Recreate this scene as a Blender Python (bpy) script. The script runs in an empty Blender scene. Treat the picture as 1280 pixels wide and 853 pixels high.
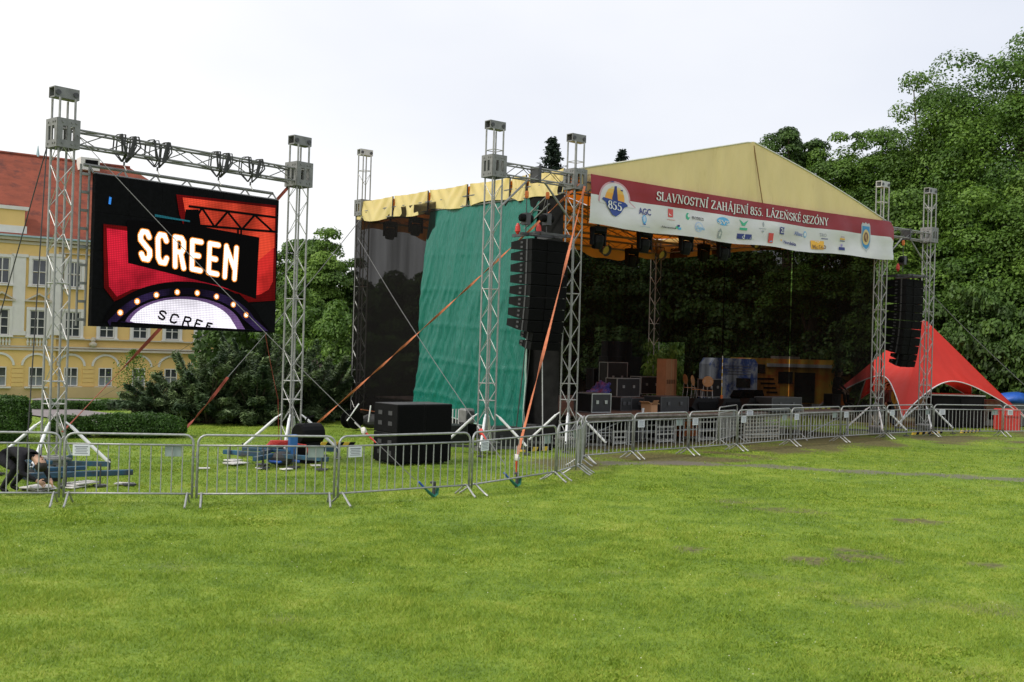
import bpy, bmesh, math, random
import numpy as np
from mathutils import Vector, Matrix, Quaternion
random.seed(7)
scene = bpy.context.scene
COL = scene.collection
PI = math.pi
# ------------------------------------------------------------------ camera
F, ROLL, HOR, EYE = 1378.0, 0.030, 436.0, 2.585
PITCH = math.atan((HOR-426.5)/F)
cam_data = bpy.data.cameras.new('camera'); cam = bpy.data.objects.new('camera', cam_data); COL.objects.link(cam)
cam_data.lens = 36*F/1280; cam_data.sensor_width = 36; cam_data.clip_end = 2000; cam_data.clip_start = 0.1
fw = Vector((0, math.cos(PITCH), math.sin(PITCH)))
rt = Vector((math.cos(ROLL), 0, math.sin(ROLL))); rt = (rt - fw*rt.dot(fw)).normalized()
up = rt.cross(fw)
R = Matrix((rt, up, -fw)).transposed()
cam.matrix_world = Matrix.Translation((0, 0, EYE)) @ R.to_4x4()
scene.camera = cam
scene.render.resolution_x, scene.render.resolution_y = 1024, 682
# ------------------------------------------------------------------ light
SUN_EL, SUN_AZ = math.radians(46), math.radians(236)     # azimuth of the sun, clockwise from +Y
world = bpy.data.worlds.new('World'); scene.world = world; world.use_nodes = True
wn, wl = world.node_tree.nodes, world.node_tree.links
wn.clear()
wout = wn.new('ShaderNodeOutputWorld')
sky = wn.new('ShaderNodeTexSky'); sky.sky_type = 'NISHITA'; sky.sun_disc = False
sky.sun_elevation = SUN_EL; sky.sun_rotation = SUN_AZ; sky.air_density = 1.0; sky.dust_density = 3.0
bg1 = wn.new('ShaderNodeBackground'); bg1.inputs[1].default_value = 0.10
wl.new(sky.outputs[0], bg1.inputs[0])
bg2 = wn.new('ShaderNodeBackground'); bg2.inputs[1].default_value = 0.92     # the cloud layer
tc = wn.new('ShaderNodeTexCoord')
mp = wn.new('ShaderNodeMapping'); mp.inputs['Scale'].default_value = (1, 1, 2.2)
nz = wn.new('ShaderNodeTexNoise'); nz.inputs['Scale'].default_value = 1.6; nz.inputs['Detail'].default_value = 5; nz.inputs['Roughness'].default_value = .45
wl.new(tc.outputs['Generated'], mp.inputs[0]); wl.new(mp.outputs[0], nz.inputs['Vector'])
sp = wn.new('ShaderNodeSeparateXYZ'); wl.new(tc.outputs['Generated'], sp.inputs[0])
ma = wn.new('ShaderNodeMath'); ma.operation = 'MULTIPLY_ADD'; ma.inputs[1].default_value = .42; ma.inputs[2].default_value = 0.0
wl.new(sp.outputs[0], ma.inputs[0])
mb_ = wn.new('ShaderNodeMath'); mb_.operation = 'ADD'; wl.new(nz.outputs['Fac'], mb_.inputs[0]); wl.new(ma.outputs[0], mb_.inputs[1])
rp = wn.new('ShaderNodeValToRGB')
rp.color_ramp.elements[0].position = .36; rp.color_ramp.elements[0].color = (1.02, 1.01, 1.0, 1)
rp.color_ramp.elements[1].position = .95; rp.color_ramp.elements[1].color = (.66, .70, .80, 1)
wl.new(mb_.outputs[0], rp.inputs[0]); wl.new(rp.outputs[0], bg2.inputs[0])
mx = wn.new('ShaderNodeMixShader'); mx.inputs[0].default_value = .90
wl.new(bg1.outputs[0], mx.inputs[1]); wl.new(bg2.outputs[0], mx.inputs[2]); wl.new(mx.outputs[0], wout.inputs[0])
sd = bpy.data.lights.new('sun', 'SUN'); sun = bpy.data.objects.new('sun', sd); COL.objects.link(sun)
sd.energy = 1.9; sd.angle = math.radians(10); sd.color = (1, .95, .86)
sdir = Vector((math.sin(SUN_AZ)*math.cos(SUN_EL), math.cos(SUN_AZ)*math.cos(SUN_EL), math.sin(SUN_EL)))
sun.rotation_euler = sdir.to_track_quat('Z', 'Y').to_euler(); sun.location = sdir*60
vs = scene.view_settings; vs.view_transform = 'Standard'; vs.look = 'None'; vs.exposure = 0.36; vs.gamma = 1; vs.use_curve_mapping = False

# ------------------------------------------------------------------ measuring helpers (photo pixels of a 1280 wide frame -> real points)
def ray(px, py):
    dx, dy = px-640, HOR-py
    return ((dx*math.cos(ROLL)-dy*math.sin(ROLL))/F, (dx*math.sin(ROLL)+dy*math.cos(ROLL))/F)
def at(px, py, Y):
    a, b = ray(px, py); return Vector((a*Y, Y, EYE+b*Y))
def smooth(t):
    t = min(1, max(0, t)); return t*t*(3-2*t)
def gz(x, y):
    w = .28+.72*smooth((5-x)/20)
    return -2.2*smooth((y-40)/42)*w
def ground(px, py):
    a, b = ray(px, py); lo = 4.0
    for i in range(4000):
        y = lo+i*.04
        if EYE+b*y <= gz(a*y, y): return Vector((a*y, y, gz(a*y, y)))
    return Vector((a*100, 100, gz(a*100, 100)))
class Frame:
    "a straight line of things on the ground: origin, heading; local x runs along it, local y away from the viewer"
    def __init__(s, o, ang):
        s.o, s.ang = Vector((o[0], o[1], 0)), ang
        s.u = Vector((math.cos(ang), math.sin(ang), 0)); s.v = Vector((-math.sin(ang), math.cos(ang), 0))
    def W(s, a, b, z=0): return s.o+s.u*a+s.v*b+Vector((0, 0, z))
    def L(s, p):
        d = Vector(p)-s.o; return Vector((d.dot(s.u), d.dot(s.v), d.z))
    def hit(s, px, py, b=0.0):
        "point of the vertical plane local y = b seen at that pixel -> (a, z)"
        ra, rb = ray(px, py); d = Vector((ra, 1, rb)); e = Vector((0, 0, EYE))
        t = (b+(s.o-e).dot(s.v))/d.dot(s.v); p = s.L(e+d*t); return p.x, p.z
    def hity(s, px, py, a=0.0):
        ra, rb = ray(px, py); d = Vector((ra, 1, rb)); e = Vector((0, 0, EYE))
        t = (a+(s.o-e).dot(s.u))/d.dot(s.u); p = s.L(e+d*t); return p.y, p.z
    def hitz(s, px, py, z):
        ra, rb = ray(px, py); t = (z-EYE)/rb; p = s.L(Vector((ra*t, t, z))); return p.x, p.y
ST = Frame((1.52, 28.71), math.atan2(.631, .776))       # stage: origin at the front left tower
SC = Frame((-8.50, 20.57), math.atan2(.752, .659))      # screen: origin at its left tower
PA = Frame((-35.0, 84.0), math.atan2(.595, .804))       # palace facade

# ------------------------------------------------------------------ materials
def _new(name):
    m = bpy.data.materials.new(name); m.use_nodes = True
    n, l = m.node_tree.nodes, m.node_tree.links
    return m, n, l, n['Principled BSDF']
def mat(name, col, rough=.6, metal=0.0, var=.12, scale=4.0, bump=0.0, bscale=30.0, dark=None, stretch=(1, 1, 1), spec=None, darkpos=(.45, .7)):
    m, n, l, b = _new(name)
    b.inputs['Roughness'].default_value = rough; b.inputs['Metallic'].default_value = metal
    if spec is not None: b.inputs['Specular IOR Level'].default_value = spec
    t = n.new('ShaderNodeTexCoord'); mp = n.new('ShaderNodeMapping'); mp.inputs['Scale'].default_value = stretch
    l.new(t.outputs['Object'], mp.inputs[0])
    nz = n.new('ShaderNodeTexNoise'); nz.inputs['Scale'].default_value = scale; nz.inputs['Detail'].default_value = 6
    l.new(mp.outputs[0], nz.inputs['Vector'])
    r = n.new('ShaderNodeValToRGB')
    r.color_ramp.elements[0].position = .3; r.color_ramp.elements[1].position = .7
    r.color_ramp.elements[0].color = [c*(1-var) for c in col]+[1]; r.color_ramp.elements[1].color = [min(1, c*(1+var)) for c in col]+[1]
    l.new(nz.outputs['Fac'], r.inputs[0]); out = r.outputs[0]
    if dark:
        n2 = n.new('ShaderNodeTexNoise'); n2.inputs['Scale'].default_value = scale*.6; n2.inputs['Detail'].default_value = 9; n2.inputs['Roughness'].default_value = .7
        l.new(mp.outputs[0], n2.inputs['Vector'])
        r2 = n.new('ShaderNodeValToRGB'); r2.color_ramp.elements[0].position = darkpos[0]; r2.color_ramp.elements[1].position = darkpos[1]
        l.new(n2.outputs['Fac'], r2.inputs[0])
        mx = n.new('ShaderNodeMixRGB'); l.new(r2.outputs[0], mx.inputs[0]); l.new(out, mx.inputs[1]); mx.inputs[2].default_value = list(dark)+[1]; out = mx.outputs[0]
    l.new(out, b.inputs['Base Color'])
    if bump:
        n3 = n.new('ShaderNodeTexNoise'); n3.inputs['Scale'].default_value = bscale; n3.inputs['Detail'].default_value = 5; l.new(mp.outputs[0], n3.inputs['Vector'])
        bp = n.new('ShaderNodeBump'); bp.inputs['Strength'].default_value = bump; bp.inputs['Distance'].default_value = .05
        l.new(n3.outputs['Fac'], bp.inputs['Height']); l.new(bp.outputs[0], b.inputs['Normal'])
    return m
def emit(name, col, s=1.0, uneven=0):
    m, n, l, b = _new(name); b.inputs['Base Color'].default_value = (0.003, .003, .003, 1); b.inputs['Roughness'].default_value = .9; b.inputs['Specular IOR Level'].default_value = .02
    # fine dot raster of an LED wall
    t = n.new('ShaderNodeTexCoord'); w = n.new('ShaderNodeTexWave'); w.bands_direction = 'X'; w.inputs['Scale'].default_value = 9; l.new(t.outputs['Object'], w.inputs['Vector'])
    w2 = n.new('ShaderNodeTexWave'); w2.bands_direction = 'Z'; w2.inputs['Scale'].default_value = 9; l.new(t.outputs['Object'], w2.inputs['Vector'])
    a = n.new('ShaderNodeMath'); a.operation = 'MULTIPLY'; l.new(w.outputs['Fac'], a.inputs[0]); l.new(w2.outputs['Fac'], a.inputs[1])
    c = n.new('ShaderNodeMath'); c.operation = 'MULTIPLY_ADD'; l.new(a.outputs[0], c.inputs[0]); c.inputs[1].default_value = s*.9; c.inputs[2].default_value = s*.6
    if uneven:
        nz = n.new('ShaderNodeTexNoise'); nz.inputs['Scale'].default_value = 1.3; nz.inputs['Detail'].default_value = 3; l.new(t.outputs['Object'], nz.inputs['Vector'])
        mr = n.new('ShaderNodeMapRange'); mr.inputs[1].default_value = .36; mr.inputs[2].default_value = .62; mr.inputs[3].default_value = 1-uneven; mr.inputs[4].default_value = 1.15; l.new(nz.outputs['Fac'], mr.inputs[0])
        d = n.new('ShaderNodeMath'); d.operation = 'MULTIPLY'; l.new(c.outputs[0], d.inputs[0]); l.new(mr.outputs[0], d.inputs[1]); c = d
    b.inputs['Emission Color'].default_value = list(col)+[1]; l.new(c.outputs[0], b.inputs['Emission Strength'])
    return m
def leafmat(name, cols, trans=.35, rough=.55):
    m, n, l, b = _new(name)
    g = n.new('ShaderNodeNewGeometry'); r = n.new('ShaderNodeValToRGB')
    cr = r.color_ramp
    while len(cr.elements) < len(cols): cr.elements.new(.5)
    for i, c in enumerate(cols): cr.elements[i].position = i/(len(cols)-1); cr.elements[i].color = list(c)+[1]
    at_ = n.new('ShaderNodeAttribute'); at_.attribute_name = 'tone'
    m1 = n.new('ShaderNodeMath'); m1.operation = 'MULTIPLY_ADD'; l.new(g.outputs['Random Per Island'], m1.inputs[0]); m1.inputs[1].default_value = .38
    l.new(at_.outputs['Fac'], m1.inputs[2]); l.new(m1.outputs[0], r.inputs[0])
    b.inputs['Roughness'].default_value = rough; b.inputs['Specular IOR Level'].default_value = .35
    l.new(r.outputs[0], b.inputs['Base Color'])
    tr = n.new('ShaderNodeBsdfTranslucent'); l.new(r.outputs[0], tr.inputs[0])
    mx = n.new('ShaderNodeMixShader'); mx.inputs[0].default_value = trans
    l.new(b.outputs[0], mx.inputs[1]); l.new(tr.outputs[0], mx.inputs[2]); l.new(mx.outputs[0], n['Material Output'].inputs[0])
    return m
def fabric(name, col, tcol, trans=.35, rough=.6, bump=.3, bscale=6.0, stretch=(1, 1, 1), stain=None, sheen=.3):
    m = mat(name, col, rough, 0, .07, 1.5, bump, bscale, stain, stretch, darkpos=(.58, .8))
    n, l = m.node_tree.nodes, m.node_tree.links
    b = n['Principled BSDF']; b.inputs['Specular IOR Level'].default_value = sheen
    tr = n.new('ShaderNodeBsdfTranslucent'); tr.inputs[0].default_value = list(tcol)+[1]
    mx = n.new('ShaderNodeMixShader'); mx.inputs[0].default_value = trans
    l.new(b.outputs[0], mx.inputs[1]); l.new(tr.outputs[0], mx.inputs[2]); l.new(mx.outputs[0], n['Material Output'].inputs[0])
    return m
def netmat(name, col, alpha):
    m, n, l, b = _new(name)
    b.inputs['Base Color'].default_value = list(col)+[1]; b.inputs['Roughness'].default_value = 1; b.inputs['Specular IOR Level'].default_value = .0
    t = n.new('ShaderNodeBsdfTransparent'); mx = n.new('ShaderNodeMixShader')
    tc = n.new('ShaderNodeTexCoord'); mp = n.new('ShaderNodeMapping'); mp.inputs['Scale'].default_value = (1.6, 1.6, .12); l.new(tc.outputs['Object'], mp.inputs[0])
    nz = n.new('ShaderNodeTexNoise'); nz.inputs['Scale'].default_value = 1.5; nz.inputs['Detail'].default_value = 4; l.new(mp.outputs[0], nz.inputs['Vector'])
    mr = n.new('ShaderNodeMapRange'); mr.inputs[1].default_value = .3; mr.inputs[2].default_value = .7; mr.inputs[3].default_value = alpha-.07; mr.inputs[4].default_value = alpha+.09
    l.new(nz.outputs['Fac'], mr.inputs[0]); l.new(mr.outputs[0], mx.inputs[0])
    l.new(t.outputs[0], mx.inputs[1]); l.new(b.outputs[0], mx.inputs[2]); l.new(mx.outputs[0], n['Material Output'].inputs[0])
    return m
M = {}
M['alu'] = mat('aluminium', (.28, .28, .275), .5, .4, .15, 9, .05, 40)
M['alu_dull'] = mat('weathered_aluminium', (.22, .22, .215), .55, .5, .2, 6)
M['alu_bright'] = mat('bright_aluminium', (.46, .46, .45), .5, .35, .1, 8)
M['galv'] = mat('galvanised_steel', (.34, .35, .345), .5, .45, .22, 14, .05, 60)
M['steel_dark'] = mat('dark_steel', (.08, .08, .085), .5, .5, .2, 8)
M['black'] = mat('black_paint', (.005, .005, .0055), .7, 0, .25, 7, .08, 60, spec=.12)
M['black_gloss'] = mat('black_plastic', (.005, .005, .0055), .6, 0, .2, 7, spec=.15)
M['grille'] = mat('black_grille', (.004, .004, .0043), .8, .0, .3, 30, .3, 200, spec=.08)
M['blue_steel'] = mat('blue_steel', (.02, .085, .15), .5, .2, .2, 6, .05, 20, dark=(.06, .05, .04))
M['white'] = mat('white_plastic', (.72, .73, .74), .5, 0, .06, 5)
M['paper'] = mat('notice_paper', (.66, .69, .74), .6, 0, .05, 5)
M['ink'] = mat('grey_ink', (.22, .23, .27), .7, 0, .1, 5)
M['yellow'] = mat('yellow_paint', (.62, .42, .03), .5, 0, .12, 5)
M['wood'] = mat('plywood', (.40, .22, .09), .6, 0, .2, 5, .1, 20, stretch=(1, 6, 1))
M['deckwood'] = mat('deck_boards', (.115, .075, .055), .7, 0, .3, 3, .15, 20, dark=(.04, .03, .025))
M['deckedge'] = mat('deck_edge', (.21, .19, .165), .6, .2, .25, 6, .1, 20, dark=(.07, .06, .05))
M['card'] = mat('cardboard', (.42, .22, .11), .8, 0, .1, 3)
M['card_shaded'] = mat('cardboard_shaded', (.27, .13, .06), .8, 0, .1, 3)  # cardboard with shade put into its colour
M['orange_strap'] = mat('orange_strap', (.46, .14, .06), .8, 0, .2, 10)
M['red_strap'] = mat('red_strap', (.24, .045, .025), .8, 0, .2, 10)
M['cable'] = mat('steel_cable', (.15, .15, .15), .6, .3, .15, 20)
M['cable_black'] = mat('black_cable', (.03, .03, .03), .6, 0, .2, 20)
M['red'] = mat('red_plastic', (.55, .04, .03), .5, 0, .15, 6)
M['green_sling'] = mat('green_sling', (.02, .17, .12), .7, 0, .2, 14, .2, 40)
M['blue'] = mat('blue_plastic', (.02, .10, .45), .5, 0, .2, 6, .2, 12)
M['blue_bag'] = mat('blue_bag', (.03, .05, .25), .35, 0, .4, 9, .6, 9, dark=(.25, .05, .12))
M['stone'] = mat('white_plates', (.60, .58, .55), .7, 0, .12, 5)
M['orange_pl'] = mat('orange_plastic', (.62, .16, .03), .5, 0, .15, 6)
M['green_tarp'] = fabric('green_tarpaulin', (.006, .150, .112), (.008, .24, .17), .12, .32, .9, 7, (2.0, 2.0, .5), sheen=.45)
M['drape'] = mat('black_drape', (.010, .010, .010), .9, 0, .3, 4, .3, 5, spec=.1)
M['gable'] = fabric('yellow_gable_fabric', (.80, .65, .32), (.6, .45, .15), .08, .6, .8, 3.0, (1, 1, .35), stain=(.55, .42, .16), sheen=.2)
M['roof'] = fabric('yellow_roof_fabric', (.66, .52, .20), (.72, .16, .010), .34, .62, .25, 3.5, (1, 1, .35), stain=(.42, .31, .08))
M['valance'] = fabric('yellow_valance_fabric', (.74, .60, .24), (.8, .5, .06), .2, .34, .7, 2.4, (1.3, 1.3, .7), sheen=.6)
M['tent'] = fabric('red_tent_fabric', (.70, .045, .03), (.8, .03, .02), .35, .5, .45, 3.2, (1, 1, .4))
M['banner_white'] = fabric('banner_white', (.70, .70, .72), (.6, .6, .6), .12, .42, .3, 1.6, (1, 1, 2), sheen=.5)
M['banner_red'] = fabric('banner_red', (.28, .008, .015), (.4, .02, .02), .12, .42, .3, 1.6, (1, 1, 2), sheen=.5)
M['net'] = netmat('black_scrim', (.009, .0085, .008), .72)
M['net_right'] = netmat('black_scrim_right', (.010, .0095, .009), .87)
M['net_side'] = netmat('black_scrim_side', (.010, .0095, .0095), .775)
M['bark'] = mat('bark', (.075, .055, .04), .9, 0, .3, 6, .6, 20, stretch=(1, 1, .3))
M['leaf_a'] = leafmat('leaves_maple', [(.030, .066, .010), (.060, .130, .016), (.105, .200, .024), (.16, .27, .035)], .3)
M['leaf_b'] = leafmat('leaves_light', [(.045, .09, .014), (.085, .165, .022), (.14, .245, .034), (.20, .31, .05)], .32)
M['leaf_d'] = leafmat('leaves_dark', [(.020, .042, .009), (.038, .080, .014), (.065, .13, .020), (.10, .18, .028)], .25)
M['needle'] = leafmat('juniper_needles', [(.024, .045, .020), (.050, .090, .038), (.14, .20, .085), (.23, .31, .13)], .15)
M['spruce'] = leafmat('spruce_needles', [(.012, .02, .016), (.02, .036, .024), (.03, .05, .032), (.04, .06, .04)], .1)
M['hedge'] = leafmat('hedge_leaves', [(.018, .045, .008), (.035, .085, .012), (.065, .145, .018), (.11, .21, .026)], .25)
M['sapling'] = leafmat('sapling_leaves', [(.05, .10, .015), (.09, .16, .02), (.14, .22, .03), (.2, .28, .05)], .35)
M['dark_core'] = mat('shade_core', (.012, .016, .008), .95, 0, .2, 8)  # near-black hedge core, the shade between the leaves put into its colour

# ------------------------------------------------------------------ object helpers
def tag(o, label=None, cat=None, group=None, kind=None):
    if label: o['label'] = label
    if cat: o['category'] = cat
    if group: o['group'] = group
    if kind: o['kind'] = kind
    return o
def thing(name, label, cat, loc=(0, 0, 0), rz=0.0, group=None):
    o = bpy.data.objects.new(name, None); COL.objects.link(o); o.empty_display_size = .2
    o.location = loc; o.rotation_euler = (0, 0, rz); return tag(o, label, cat, group)
def sthing(name, label, cat, a, b, z=0, group=None, rz=0.0, fr=None):
    fr = fr or ST
    return thing(name, label, cat, fr.W(a, b, z), fr.ang+rz, group)
def link(name, me, parent=None, loc=(0, 0, 0), rot=(0, 0, 0), scale=(1, 1, 1)):
    o = bpy.data.objects.new(name, me); COL.objects.link(o); o.parent = parent
    o.location = loc; o.rotation_euler = rot; o.scale = scale; return o
class MB:
    def __init__(s): s.v, s.f, s.mi = [], [], []
    def add(s, vs, fs, mi=0):
        o = len(s.v); s.v += [tuple(p) for p in vs]; s.f += [tuple(i+o for i in f) for f in fs]; s.mi += [mi]*len(fs); return s
    def box(s, c, d, rz=0, rx=0, ry=0, mi=0, taper=(1, 1)):
        hx, hy, hz = d[0]/2, d[1]/2, d[2]/2; R = Matrix.Rotation(rz, 3, 'Z') @ Matrix.Rotation(ry, 3, 'Y') @ Matrix.Rotation(rx, 3, 'X')
        vs = []
        for z in (-hz, hz):
            k = (1, 1) if z < 0 else taper
            for x, y in ((-hx, -hy), (hx, -hy), (hx, hy), (-hx, hy)):
                vs.append(R @ Vector((x*k[0], y*k[1], z))+Vector(c))
        return s.add(vs, [(0, 3, 2, 1), (4, 5, 6, 7), (0, 1, 5, 4), (1, 2, 6, 5), (2, 3, 7, 6), (3, 0, 4, 7)], mi)
    def bevbox(s, c, d, bv=.02, rz=0, mi=0):
        bm = bmesh.new(); bmesh.ops.create_cube(bm, size=1)
        for v in bm.verts: v.co = Vector((v.co.x*d[0], v.co.y*d[1], v.co.z*d[2]))
        bmesh.ops.bevel(bm, geom=bm.edges[:], offset=bv, segments=1, affect='EDGES')
        R = Matrix.Rotation(rz, 3, 'Z'); bm.verts.index_update()
        s.add([R @ v.co+Vector(c) for v in bm.verts], [[v.index for v in f.verts] for f in bm.faces], mi); bm.free(); return s
    def tube(s, pts, r, n=6, mi=0, cap=True, flat=1.0):
        pts = [Vector(p) for p in pts]; rs = r if isinstance(r, (list, tuple)) else [r]*len(pts)
        vs, fs = [], []; ref = None
        for i, p in enumerate(pts):
            d = (pts[min(i+1, len(pts)-1)]-pts[max(i-1, 0)]).normalized()
            if ref is None: ref = Vector((0, 0, 1)) if abs(d.z) < .9 else Vector((1, 0, 0))
            x = d.cross(ref).normalized(); y = x.cross(d).normalized(); ref = y
            for k in range(n):
                a = 2*PI*k/n; vs.append(p+x*(math.cos(a)*rs[i])+y*(math.sin(a)*rs[i]*flat))
        for i in range(len(pts)-1):
            for k in range(n): fs.append((i*n+k, i*n+(k+1) % n, (i+1)*n+(k+1) % n, (i+1)*n+k))
        if cap: fs.append(tuple(range(n))[::-1]); fs.append(tuple((len(pts)-1)*n+k for k in range(n)))
        return s.add(vs, fs, mi)
    def prism(s, poly, y0, y1, mi=0):
        "poly in x,z extruded along y"
        n = len(poly); vs = [(x, y0, z) for x, z in poly]+[(x, y1, z) for x, z in poly]
        fs = [tuple(range(n)), tuple(range(2*n-1, n-1, -1))]+[(i, i+n, (i+1) % n+n, (i+1) % n) for i in range(n)]
        return s.add(vs, fs, mi)
    def prismz(s, poly, z0, z1, mi=0):
        n = len(poly); vs = [(x, y, z0) for x, y in poly]+[(x, y, z1) for x, y in poly]
        fs = [tuple(range(n))[::-1], tuple(range(n, 2*n))]+[(i, (i+1) % n, (i+1) % n+n, i+n) for i in range(n)]
        return s.add(vs, fs, mi)
    def grid(s, fn, nu, nv, mi=0):
        vs = [fn(i/nu, j/nv) for j in range(nv+1) for i in range(nu+1)]
        fs = [(j*(nu+1)+i, j*(nu+1)+i+1, (j+1)*(nu+1)+i+1, (j+1)*(nu+1)+i) for j in range(nv) for i in range(nu)]
        return s.add(vs, fs, mi)
    def lathe(s, prof, c=(0, 0, 0), n=12, mi=0):
        vs = [(c[0]+r*math.cos(2*PI*k/n), c[1]+r*math.sin(2*PI*k/n), c[2]+z) for r, z in prof for k in range(n)]
        fs = [(i*n+k, i*n+(k+1) % n, (i+1)*n+(k+1) % n, (i+1)*n+k) for i in range(len(prof)-1) for k in range(n)]
        fs += [tuple(range(n))[::-1], tuple((len(prof)-1)*n+k for k in range(n))]
        return s.add(vs, fs, mi)
    def mesh(s, name, mats, smooth=False):
        me = bpy.data.meshes.new(name); me.from_pydata([tuple(v) for v in s.v], [], s.f)
        for m in (mats if isinstance(mats, (list, tuple)) else [mats]): me.materials.append(m)
        me.polygons.foreach_set('material_index', s.mi)
        if smooth: me.polygons.foreach_set('use_smooth', [True]*len(s.f))
        me.update(); return me
    def build(s, name, mats, parent=None, smooth=False, loc=(0, 0, 0), rot=(0, 0, 0), label=None):
        o = link(name, s.mesh(name, mats, smooth), parent, loc, rot)
        if label: o['label'] = label
        return o
def box(name, m, parent, c, d, **k):
    return MB().box(c, d, **k).build(name, m, parent)
def copy_tree(o, parent=None):
    c = o.copy(); COL.objects.link(c); c.parent = parent
    for ch in [x for x in KIDS.get(o.name, [])]: copy_tree(ch, c)
    return c
KIDS = {}
def index_kids():
    KIDS.clear()
    for o in bpy.data.objects:
        if o.parent: KIDS.setdefault(o.parent.name, []).append(o)
# ------------------------------------------------------------------ ground
rng = np.random.default_rng(5)
def vnoise(x, y, sc, seed=0):
    x = np.asarray(x, float)/sc; y = np.asarray(y, float)/sc
    xi, yi = np.floor(x), np.floor(y); fx, fy = x-xi, y-yi; fx = fx*fx*(3-2*fx); fy = fy*fy*(3-2*fy)
    def h(a, b):
        t = np.sin(a*127.1+b*311.7+seed*74.7)*43758.5453; return t-np.floor(t)
    return (h(xi, yi)*(1-fx)+h(xi+1, yi)*fx)*(1-fy)+(h(xi, yi+1)*(1-fx)+h(xi+1, yi+1)*fx)*fy
def fbm(x, y, sc, seed=0):
    return (vnoise(x, y, sc, seed)+.5*vnoise(x, y, sc/2, seed+1)+.25*vnoise(x, y, sc/4, seed+2)+.12*vnoise(x, y, sc/9, seed+3))/1.87
JP = [(-90, 632), (77, 632), (243, 633), (420, 632), (588, 620), (695, 602), (725, 592), (729, 580), (791, 574), (860, 569), (921, 564), (988, 558), (1050, 553), (1107, 549), (1166, 546), (1253, 546), (1340, 545)]
J = [ground(*p) for p in JP]
def seg_dist(x, y, a, b):
    ax, ay, bx, by = a[0], a[1], b[0], b[1]; dx, dy = bx-ax, by-ay
    t = np.clip(((x-ax)*dx+(y-ay)*dy)/(dx*dx+dy*dy), 0, 1)
    return np.hypot(x-ax-t*dx, y-ay-t*dy)
SPOTS = [(962, 636, .75, .13), (1000, 640, .5, .1), (1155, 652, .45, .16), (1130, 650, .35, .1), (861, 685, .3, .10), (1075, 695, .5, .2), (1012, 700, .35, .15), (1186, 810, .12, .07), (345, 772, .35, .10), (1230, 706, .4, .06)]
SPW = [(ground(a, b), c, d) for a, b, c, d in SPOTS]
TRK = [ground(*p) for p in ((770, 579), (850, 578), (950, 582), (1060, 589), (1160, 593), (1300, 600))]
def mud(x, y):
    n = fbm(x, y, 1.3, 3); m = np.zeros_like(n)
    for i in range(7, 16):
        d = seg_dist(x, y, J[i], J[i+1]); reach = 1.9 if i < 12 else 3.3
        m = np.maximum(m, 1.25-d/reach)
    m = np.clip((m-.5+(n-.5)*2.4)*1.4, 0, .86)
    q = (x-ST.o.x)*ST.u.x+(y-ST.o.y)*ST.u.y; w = (x-ST.o.x)*ST.v.x+(y-ST.o.y)*ST.v.y
    under = ((q > .6) & (q < 13.5) & (w > -.2) & (w < 10.5)).astype(float)
    m = np.maximum(m, under*.95)
    for c, a, b in SPW:
        e = ((x-c.x)/a)**2+((y-c.y)/(b*3))**2; m = np.maximum(m, np.where(e < 3, np.clip((.85-e+(fbm(x, y, .22, 9)-.5)*3.4)*.8, 0, .85), 0))
    floor = np.clip((y-46-(fbm(x, y, 5, 61)-.5)*6)/2.5, 0, 1)*np.clip((x+14+.0*y)/3, 0, 1)
    m = np.maximum(m, floor)
    return m
def track(x, y):
    m = np.zeros_like(x)
    for a, b in zip(TRK, TRK[1:]): m = np.maximum(m, 1-seg_dist(x, y, a, b)/.55)
    return np.where(m > 0, np.clip((m+(fbm(x, y, .6, 12)-.55)*1.6)*1.6, 0, .8), 0)
xs = np.concatenate([[-600, -300, -160, -100, -70], np.arange(-50, -14, 1.0), np.arange(-14, 24, .16), np.arange(24, 60, 1.5), [70, 100, 160, 300, 600]])
ys = np.concatenate([[-60, -20, 0, 4], np.arange(6, 42, .16), np.arange(42, 95, 1.5), [100, 130, 200, 400, 900]])
X, Y = np.meshgrid(xs, ys)
def gzn(x, y):
    t = np.clip((5-x)/20, 0, 1); w = .28+.72*t*t*(3-2*t); s = np.clip((y-40)/42, 0, 1); return -2.2*s*s*(3-2*s)*w
Z = gzn(X, Y)+(fbm(X, Y, 1.1, 21)-.5)*.03*(Y < 42)-.012
me = bpy.data.meshes.new('lawn'); nx, ny = len(xs), len(ys)
idx = np.arange(nx*ny).reshape(ny, nx)
me.from_pydata(np.stack([X.ravel(), Y.ravel(), Z.ravel()], 1).tolist(), [], np.stack([idx[:-1, :-1], idx[:-1, 1:], idx[1:, 1:], idx[1:, :-1]], -1).reshape(-1, 4).tolist())
me.polygons.foreach_set('use_smooth', [True]*len(me.polygons))
for nm, fn in (('mud', mud), ('track', track)):
    at_ = me.attributes.new(nm, 'FLOAT', 'POINT'); at_.data.foreach_set('value', fn(X.ravel(), Y.ravel()).astype(np.float32))
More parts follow.
